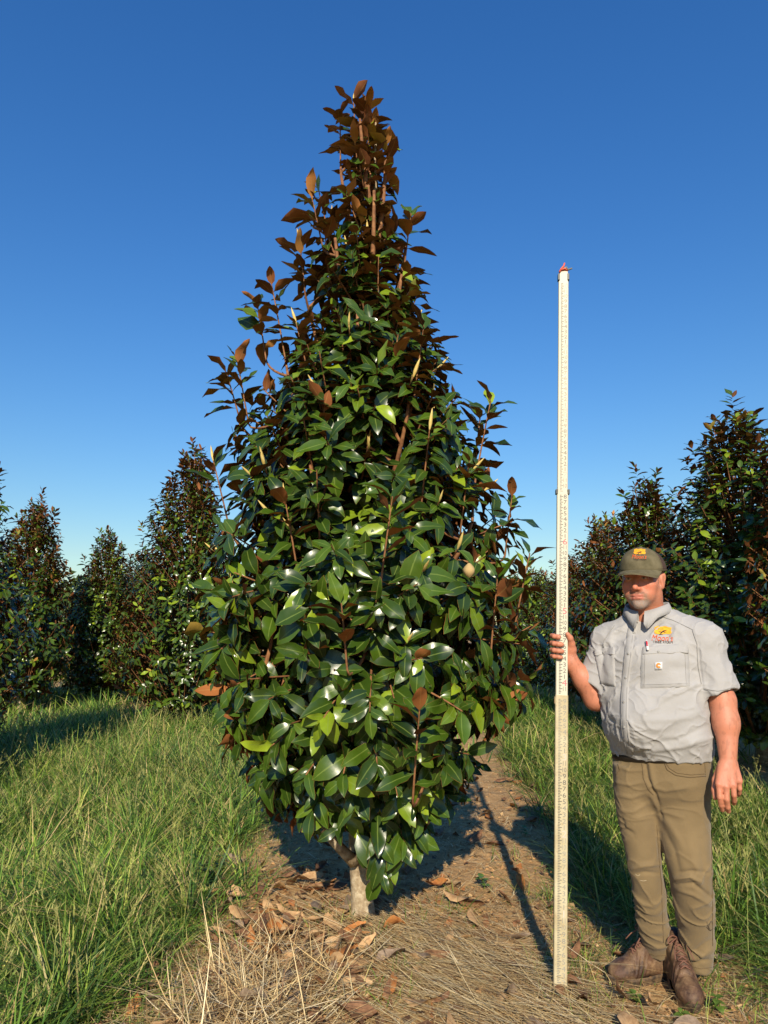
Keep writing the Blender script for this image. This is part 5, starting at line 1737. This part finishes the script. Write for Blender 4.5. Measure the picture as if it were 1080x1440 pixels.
outer = [(926.3 + 3.5 * math.cos(a), 935.9 + 3.5 * math.sin(a)) for a in np.linspace(-.55, -5.5, 16)]
inner = [(926.9 + 1.5 * math.cos(a), 935.5 + 1.4 * math.sin(a)) for a in np.linspace(-.75, -5.3, 16)]
mb = MB(); mb.grid(np.array([[on_surface(BV_P1, x, y, .0042) for x, y in outer], [on_surface(BV_P1, x, y, .0042) for x, y in inner]])); link('label_mark', mb.mesh('label_mark', MC, False), shirt)
put_text('label_word', 'carhartt', BV_P1, 926, 940.6, 8.5, 1.5, MK, shirt, .0042)

# ---- pen in the chest pocket: a thing of its own
pen_a = on_surface(BV_SHIRT, 910.5, 909.5, .012); pen_b = on_surface(BV_SHIRT, 908.8, 900.5, .012); dpen = unit(pen_b - pen_a)
pen = thing('pen', pen_a.tolist(), 'white and red pen clipped in the man\'s chest pocket', 'pen')
mwp = Mat('white_plastic', srgb(226, 224, 220), .3).m; mrp = Mat('red_plastic', srgb(206, 26, 52), .3).m
mb = MB(); mb.tube(np.array([pen_a - dpen * .03, pen_a + dpen * .018, pen_a + dpen * .026, pen_a + dpen * .028]), [.0048, .0048, .004, .002], 9); link('barrel', mb.mesh('barrel', mwp), pen)
fo = unit(np.array([-.3, -1, .1]))
mb = MB(); mb.tube(np.array([pen_a + dpen * .020 + fo * .004, pen_a + dpen * .012 + fo * .007, pen_a - dpen * .008 + fo * .0075]), [.0034, .0036, .0028], 7); link('clip', mb.mesh('clip', mrp), pen)

# ================================================================== MEASURING ROD
rod = thing('measuring_rod', ROD0.tolist(), 'tall cream telescoping measuring rod with inch marks held upright beside the magnolia', 'measuring rod')
rax = unit(ROD1 - ROD0)
rx = unit(np.array([1.0, -.12, 0]) - rax * (np.array([1.0, -.12, 0]) @ rax)); ry = np.cross(rax, rx)
RM = np.stack([rx, ry, rax], -1)
m = Mat('cream_fibreglass', rough=.5, spec=.4)
g1 = m.noise(3.0, 4); g2 = m.noise(60, 4, .7)
cb_ = m.mix(m.ramp(g1, [(0.3, (0, 0, 0)), (0.7, (1, 1, 1))]), srgb(192, 186, 162), srgb(200, 196, 176))
m.color(m.mix(m.ramp(g2, [(0.62, (0, 0, 0)), (0.8, (.6, .6, .6))]), cb_, srgb(176, 150, 104)))
MAT_ROD = m.m
m = Mat('cream_fibreglass_worn', rough=.6, spec=.35)
g1 = m.noise(9.0, 5); g2 = m.noise(80, 4, .7)
cb_ = m.mix(m.ramp(g1, [(0.35, (0, 0, 0)), (0.65, (1, 1, 1))]), srgb(172, 158, 122), srgb(192, 182, 150))
m.color(m.mix(m.ramp(g2, [(0.55, (0, 0, 0)), (0.75, (.7, .7, .7))]), cb_, srgb(150, 120, 78)))
MAT_RODW = m.m
Lrod = np.linalg.norm(ROD1 - ROD0)
zs1 = float(Q(787, 977, 3.15)[2]); zs2 = float(Q(787, 693, 3.15)[2])
def along(z): return (z - ROD0[2]) / rax[2]
SECT = [(0.0, along(zs1), .0530, .030, MAT_RODW), (along(zs1) - .004, along(zs2), .0492, .0255, MAT_ROD), (along(zs2) - .004, Lrod - .05, .0452, .0215, MAT_ROD), (Lrod - .05, Lrod, .0405, .019, MAT_ROD)]
def rod_local(x, y, s): return ROD0 + RM @ np.array([x, y, s])
def bev_box(mb, x0, x1, y0, y1, s0, s1, ch):
    prof = [(x0 + ch, y0), (x1 - ch, y0), (x1, y0 + ch), (x1, y1 - ch), (x1 - ch, y1), (x0 + ch, y1), (x0, y1 - ch), (x0, y0 + ch)]
    v = [rod_local(x, y, s) for s in (s0, s1) for x, y in prof]
    f = [(i, (i + 1) % 8, 8 + (i + 1) % 8, 8 + i) for i in range(8)] + [tuple(range(8))[::-1], tuple(range(8, 16))]
    mb.add(v, f)
secs = []
for (a, b, w_, d_, mt) in SECT:
    mb = MB(); bev_box(mb, -w_ / 2, w_ / 2, -d_ / 2, d_ / 2, a, b, .003)
    secs.append(link('tube_section', mb.mesh('tube_section', mt, smooth=False), rod))
mclip = Mat('dark_clip', srgb(64, 66, 62), .5).m; mtan = Mat('tan_clip', srgb(150, 130, 96), .6).m
def clip(s, w_, d_, mat, hgt=.020):
    for sg in (-1, 1):
        mb = MB(); bev_box(mb, sg * w_ / 2 - .0045 + .001 * sg, sg * w_ / 2 + .0045 + .001 * sg, -d_ / 2 - .004, d_ / 2 + .004, s - hgt / 2, s + hgt / 2, .0015)
        link('clip', mb.mesh('clip', mat, smooth=False), rod)
clip(along(zs2) + .001, .0492, .0255, mclip)
mb = MB(); sT = along(zs1) - .022; bev_box(mb, -.053 / 2 - .004, -.053 / 2 + .004, -.012, .012, sT - .014, sT + .014, .0015); link('clip', mb.mesh('clip', mtan, smooth=False), rod)
clip(Lrod - .028, .0420, .019, mclip, .030)
mb = MB(); bev_box(mb, -.0185, .0185, -.0085, .0085, Lrod, Lrod + .010, .002); link('end_cap', mb.mesh('end_cap', Mat('tan_cap', srgb(150, 110, 84), .6).m, smooth=False), rod)
morg = Mat('orange_tape', srgb(214, 92, 64), .7).m; mgr = Mat('grey_lever', srgb(110, 112, 108), .5).m
mb = MB(); pth = np.array([rod_local(-.020, -.013, Lrod - .006), rod_local(-.012, -.013, Lrod + .010), rod_local(.000, -.012, Lrod + .026), rod_local(.004, -.010, Lrod + .042)])
mb.tube(pth, [.005, .005, .0042, .0036], 6); link('tape_tie', mb.mesh('tape_tie', morg), rod)
mb = MB(); mb.tube(np.array([rod_local(-.016, -.015, Lrod + .004), rod_local(.006, -.014, Lrod + .012), rod_local(.016, -.008, Lrod + .004)]), .0042, 6); link('tape_tie', mb.mesh('tape_tie', morg), rod)
mb = MB(); mb.tube(np.array([rod_local(-.004, -.010, Lrod + .012), rod_local(.012, -.008, Lrod + .020), rod_local(.020, -.004, Lrod + .010), rod_local(.034, .000, Lrod + .018), rod_local(.040, .000, Lrod + .020)]), [.006, .007, .006, .0042, .0045], 6); link('lever', mb.mesh('lever', mgr), rod)
# ticks and numerals: printed flat on the front face
mtk = Mat('printed_mark', rough=.7); mtk.color(mtk.attr('Col')); MAT_TK = mtk.m
FT = .3048; IN = FT / 12
for si, (a, b, w_, d_, mt) in enumerate(SECT[:3]):
    mb = MB(); yF = -d_ / 2 - .0006
    k = int(math.ceil((a + .006) / (IN / 4)))
    wear_seed = si * 7
    while k * IN / 4 < b - .012:
        s_ = k * IN / 4
        ln = .30 if k % 4 == 0 else .22 if k % 2 == 0 else .15
        wear = .5 + .5 * float(vnoise(np.array([s_ * 4.0]), np.array([si * 3.3]), seed=4)[0])
        sh_ = (.04, .0, .10)[si] + (.36, .2, .36)[si] * wear
        c_ = np.array([.82, .78, .62]) * sh_ + np.array([.03, .03, .035]) * (1 - sh_)
        x0 = -w_ * .26
        v = [rod_local(x0, yF, s_ - .0014), rod_local(x0 + ln * w_, yF, s_ - .0014), rod_local(x0 + ln * w_, yF, s_ + .0014), rod_local(x0, yF, s_ + .0014)]
        mb.add(v, [(0, 1, 2, 3)], c_)
        k += 1
    link('tick_marks', mb.mesh('tick_marks', MAT_TK, False), rod)
    mb = MB()
    k = int(math.ceil((a + .012) / IN))
    while k * IN < b - .016:
        s_ = k * IN
        inch = k % 12
        txt = str(inch) if inch else str(k // 12)
        if txt not in TXT: TXT[txt] = text_mesh(txt)
        v, f = TXT[txt]
        lo, hi = v.min(0), v.max(0)
        hgt = .0185 if inch else .026
        wid = (hi - lo)[0] / (hi - lo)[1] * hgt * (1.15 if len(txt) == 1 else .75)
        q = (v - (lo + hi) / 2) / np.maximum(hi - lo, 1e-6)
        wear = .5 + .5 * float(vnoise(np.array([s_ * 5.0]), np.array([si * 5.3 + 9]), seed=6)[0])
        sh_ = (.02, .0, .10)[si] + (.45, .2, .45)[si] * wear
        ink = np.array([.04, .04, .05]) if inch else np.array([.62, .05, .09])
        if not inch and si != 1: sh_ = max(sh_, .6)
        c_ = np.array([.80, .76, .60]) * sh_ + ink * (1 - sh_)
        xo = w_ * .22
        mb.add([rod_local(xo + t_[0] * min(wid, w_ * .42), yF, s_ + t_[1] * hgt) for t_ in q], f, c_)
        k += 1
    link('numerals', mb.mesh('numerals', MAT_TK, False), rod)

# ================================================================== FALLEN LEAVES
def dry_leaf_mat(name, c0, c1):
    m = Mat(name, rough=0.75, spec=0.3)
    n = m.noise(40, 4, .6)
    c = m.ramp(n, [(0.3, c0), (0.7, c1)])
    rib = m.ramp(m.attr('rib', 'Fac'), [(0.0, (1, 1, 1)), (0.12, (0, 0, 0))])
    m.color(m.mix(m.math('MULTIPLY', rib, .4), c, srgb(206, 170, 120)))
    m.bump(m.noise(120, 3), .4, .003)
    return m.m
DRY = [dry_leaf_mat('dry_leaf_brown', srgb(96, 66, 46), srgb(142, 104, 72)), dry_leaf_mat('dry_leaf_tan', srgb(156, 120, 82), srgb(196, 162, 118)), dry_leaf_mat('dry_leaf_orange', srgb(150, 92, 50), srgb(190, 130, 72)), dry_leaf_mat('dry_leaf_grey', srgb(104, 86, 70), srgb(156, 136, 114))]
_fr = random.Random(21)
def dry_shape():
    t, w = ST_HI
    curl = _fr.uniform(-.9, .9); roll = _fr.uniform(.2, 1.1) * _fr.choice((-1, 1, 1)); half = _fr.uniform(.19, .27); tw = _fr.uniform(-.9, .9); ph = _fr.uniform(0, 6)
    V = []
    for ti, wi in zip(t, w):
        for sx in (-1, 0, 1):
            y = sx * half * wi
            V.append((ti - .5, y * math.cos(abs(roll) * .6), curl * .35 * ((ti - .5) ** 2) * 2 + roll * abs(y) * .8 + sx * tw * .35 * wi * (ti - .5) + .03 * math.sin(ph + 8 * ti + 2 * sx)))
    V = np.array(V); V[:, 2] -= V[:, 2].min()
    V2 = V.copy(); V2[:, 2] -= .006
    f = np.array([(i * 3 + k, (i + 1) * 3 + k, (i + 1) * 3 + k + 1, i * 3 + k + 1) for i in range(6) for k in range(2)])
    rib = np.tile([1., 0., 1.], 7)
    return np.concatenate([V, V2]), np.concatenate([f, f[:, ::-1] + len(V)]), np.concatenate([rib, rib])
DLIB = []
for k in range(14):
    V, f, rib = dry_shape()
    DLIB.append([mesh_np('fallen_leaf', V, [f], [mt], attrs={'rib': rib}) for mt in DRY])
def d_leaf(x, y):
    near = np.exp(-(((x + .35) / .42) ** 2 + ((y - 3.6) / .5) ** 2))
    heap = .55 * np.exp(-(((x + .45) / .3) ** 2 + ((y - 3.0) / .35) ** 2))
    return np.clip(near + heap + .10 * (1 - lane(x, y)), 0, 1) * (1 - .95 * np.exp(-(((x - 1.08) / .26) ** 2 + ((y - 3.1) / .3) ** 2)))
pl_ = scatter(289, -1.4, 2.0, 2.2, 7.5, d_leaf)
def leaf_place(x, y):
    if y > 5.2: return 'far along the bare path behind the big tree'
    if x > .75: return 'on the soil near the rod and boots'
    if x > .12: return 'on the straw right of the trunk'
    if y < 3.35 and x < -.2: return 'among the straw heap left of the trunk'
    if x < -.85: return 'at the edge of the left grass'
    if y > 4.1: return 'in the shade behind the trunk'
    return 'in the leaf litter beside the trunk'
for (x, y) in pl_:
    x, y = float(x), float(y)
    ci_ = _fr.choices(range(4), (.44, .28, .12, .16))[0]
    o = bpy.data.objects.new('fallen_leaf', DLIB[_fr.randrange(14)][ci_])
    COL.objects.link(o)
    L = _fr.uniform(.09, .175)
    o.scale = (L, L * _fr.uniform(.8, 1.15), L * _fr.uniform(.8, 1.4))
    o.rotation_euler = (_fr.gauss(0, .35), _fr.gauss(0, .30), _fr.uniform(0, 6.28))
    o.location = (x, y, float(ground_z(x, y)) + _fr.uniform(.010, .03))
    tag(o, ('dark brown', 'pale tan', 'orange-brown', 'grey-brown')[ci_] + ' curled dead magnolia leaf ' + leaf_place(x, y), 'leaf', 'fallen magnolia leaves')
# some that stand out in the photograph
for (px, py, L, mi, rz, rx, ry, dz, label) in [
        (470, 1372, .15, 1, 2.2, 1.0, .5, .05, 'pale tan curled leaf standing on edge in front of the trunk'),
        (548, 1362, .15, 3, .2, .3, -.3, .03, 'greyish curled leaf lying on the straw right of the trunk foot'),
        (130, 1372, .13, 2, 1.0, .9, .2, .05, 'round orange-brown dead leaf caught in the left grass'),
        (447, 1400, .15, 2, 1.8, 1.1, .2, .04, 'bright orange-tan leaf upright among the straw stems'),
        (400, 1395, .16, 3, 1.3, 1.2, .1, .05, 'grey upright dead leaf in the straw heap'),
        (712, 1368, .14, 0, 2.6, .2, .1, .02, 'flat dark brown leaf lying beside the rod shadow'),
        (870, 1412, .15, 0, 1.1, .9, .5, .05, 'dark brown curled leaf in front of the left boot toe'),
        (912, 1425, .14, 1, 1.4, 1.0, .2, .05, 'tan crumpled leaf on the soil between the two boots'),
        (1074, 1390, .13, 1, 1.9, .9, .2, .05, 'pale tan leaf in the grass at the right edge'),
        (505, 1330, .10, 2, .3, .1, .1, .02, 'small yellow-orange leaf on the soil just below the trunk'),
        (785, 1402, .12, 0, 1.0, .6, .2, .03, 'dark brown leaf leaning against the foot of the rod')]:
    g = G(px, py)
    o = bpy.data.objects.new('fallen_leaf', DLIB[_fr.randrange(14)][mi]); COL.objects.link(o)
    o.scale = (L, L, L); o.rotation_euler = (rx, ry, rz)
    o.location = (g.x, g.y - (.02 if px == 785 else 0), float(ground_z(g.x, g.y)) + dz)
    tag(o, label, 'leaf', 'fallen magnolia leaves')

# ================================================================== BROADLEAF WEEDS
mw_ = Mat('weed_leaf', rough=.5, spec=.4)
mw_.color(mw_.ramp(mw_.noise(25, 3), [(0.3, srgb(66, 92, 34)), (0.7, srgb(106, 130, 52))]))
def weed_leaf(r_):
    t = np.array([0, .15, .4, .7, 1.0]); w = np.array([.05, .35, .52, .4, .03]); V = []
    for ti, wi in zip(t, w):
        for sx in (-1, 0, 1):
            V.append((ti, sx * wi * .8, .18 * abs(sx) * wi - .35 * ti * ti + .04 * math.sin(9 * ti + sx * 2 + r_)))
    f = np.array([(i * 3 + k, (i + 1) * 3 + k, (i + 1) * 3 + k + 1, i * 3 + k + 1) for i in range(4) for k in range(2)])
    V = np.array(V); V2 = V.copy(); V2[:, 2] -= .02
    return mesh_np('leaf', np.concatenate([V, V2]), [np.concatenate([f, f[:, ::-1] + len(V)])], [mw_.m])
WL = [weed_leaf(i) for i in range(4)]
def weed(px, py, h, n, size, label):
    g = G(px, py); r_ = random.Random(int(px + py))
    base = Vector((g.x, g.y, float(ground_z(g.x, g.y))))
    w = thing('broadleaf_weed', base, label, 'weed', 'broadleaf weeds')
    mb = MB(); lean = np.array([r_.gauss(0, .15), r_.gauss(0, .15), 1.0])
    pts = np.array([np.array(base) + lean * h * t + np.array([.01 * math.sin(4 * t), 0, -.01 * (t == 0)]) for t in np.linspace(0, 1, 5)])
    mb.tube(pts, np.linspace(.003, .0012, 5), 5); link('stem', mb.mesh('stem', mw_.m), w)
    for i in range(n):
        t = .2 + .8 * (i + .5) / n
        p = np.array(base) + lean * h * t
        o = bpy.data.objects.new('leaf', WL[i % 4]); COL.objects.link(o); o.parent = w
        s_ = size * r_.uniform(.7, 1.2)
        M = Matrix.Rotation(i * 2.4 + r_.gauss(0, .3), 4, 'Z') @ Matrix.Rotation(-r_.uniform(.1, .7), 4, 'Y') @ Matrix.Diagonal((s_, s_, s_, 1))
        M.translation = Vector(p.tolist()) - w.location
        o.matrix_local = M
weed(283, 1262, .16, 16, .055, 'leafy bright green weed at the edge of the left grass')
weed(300, 1235, .13, 12, .05, 'smaller green weed just behind the leafy one in the left grass')
weed(893, 1410, .04, 7, .034, 'low green weed on the soil between the boots')
weed(1010, 1425, .06, 10, .032, 'low green weed beside the boot that points to the camera')
weed(960, 1436, .04, 7, .028, 'small weed in front of the boot tip at the bottom edge')
weed(680, 1252, .07, 8, .04, 'small weed on the bare soil left of the rod shadow')
weed(738, 1180, .06, 8, .04, 'tiny weed on the path near the man\'s head shadow')
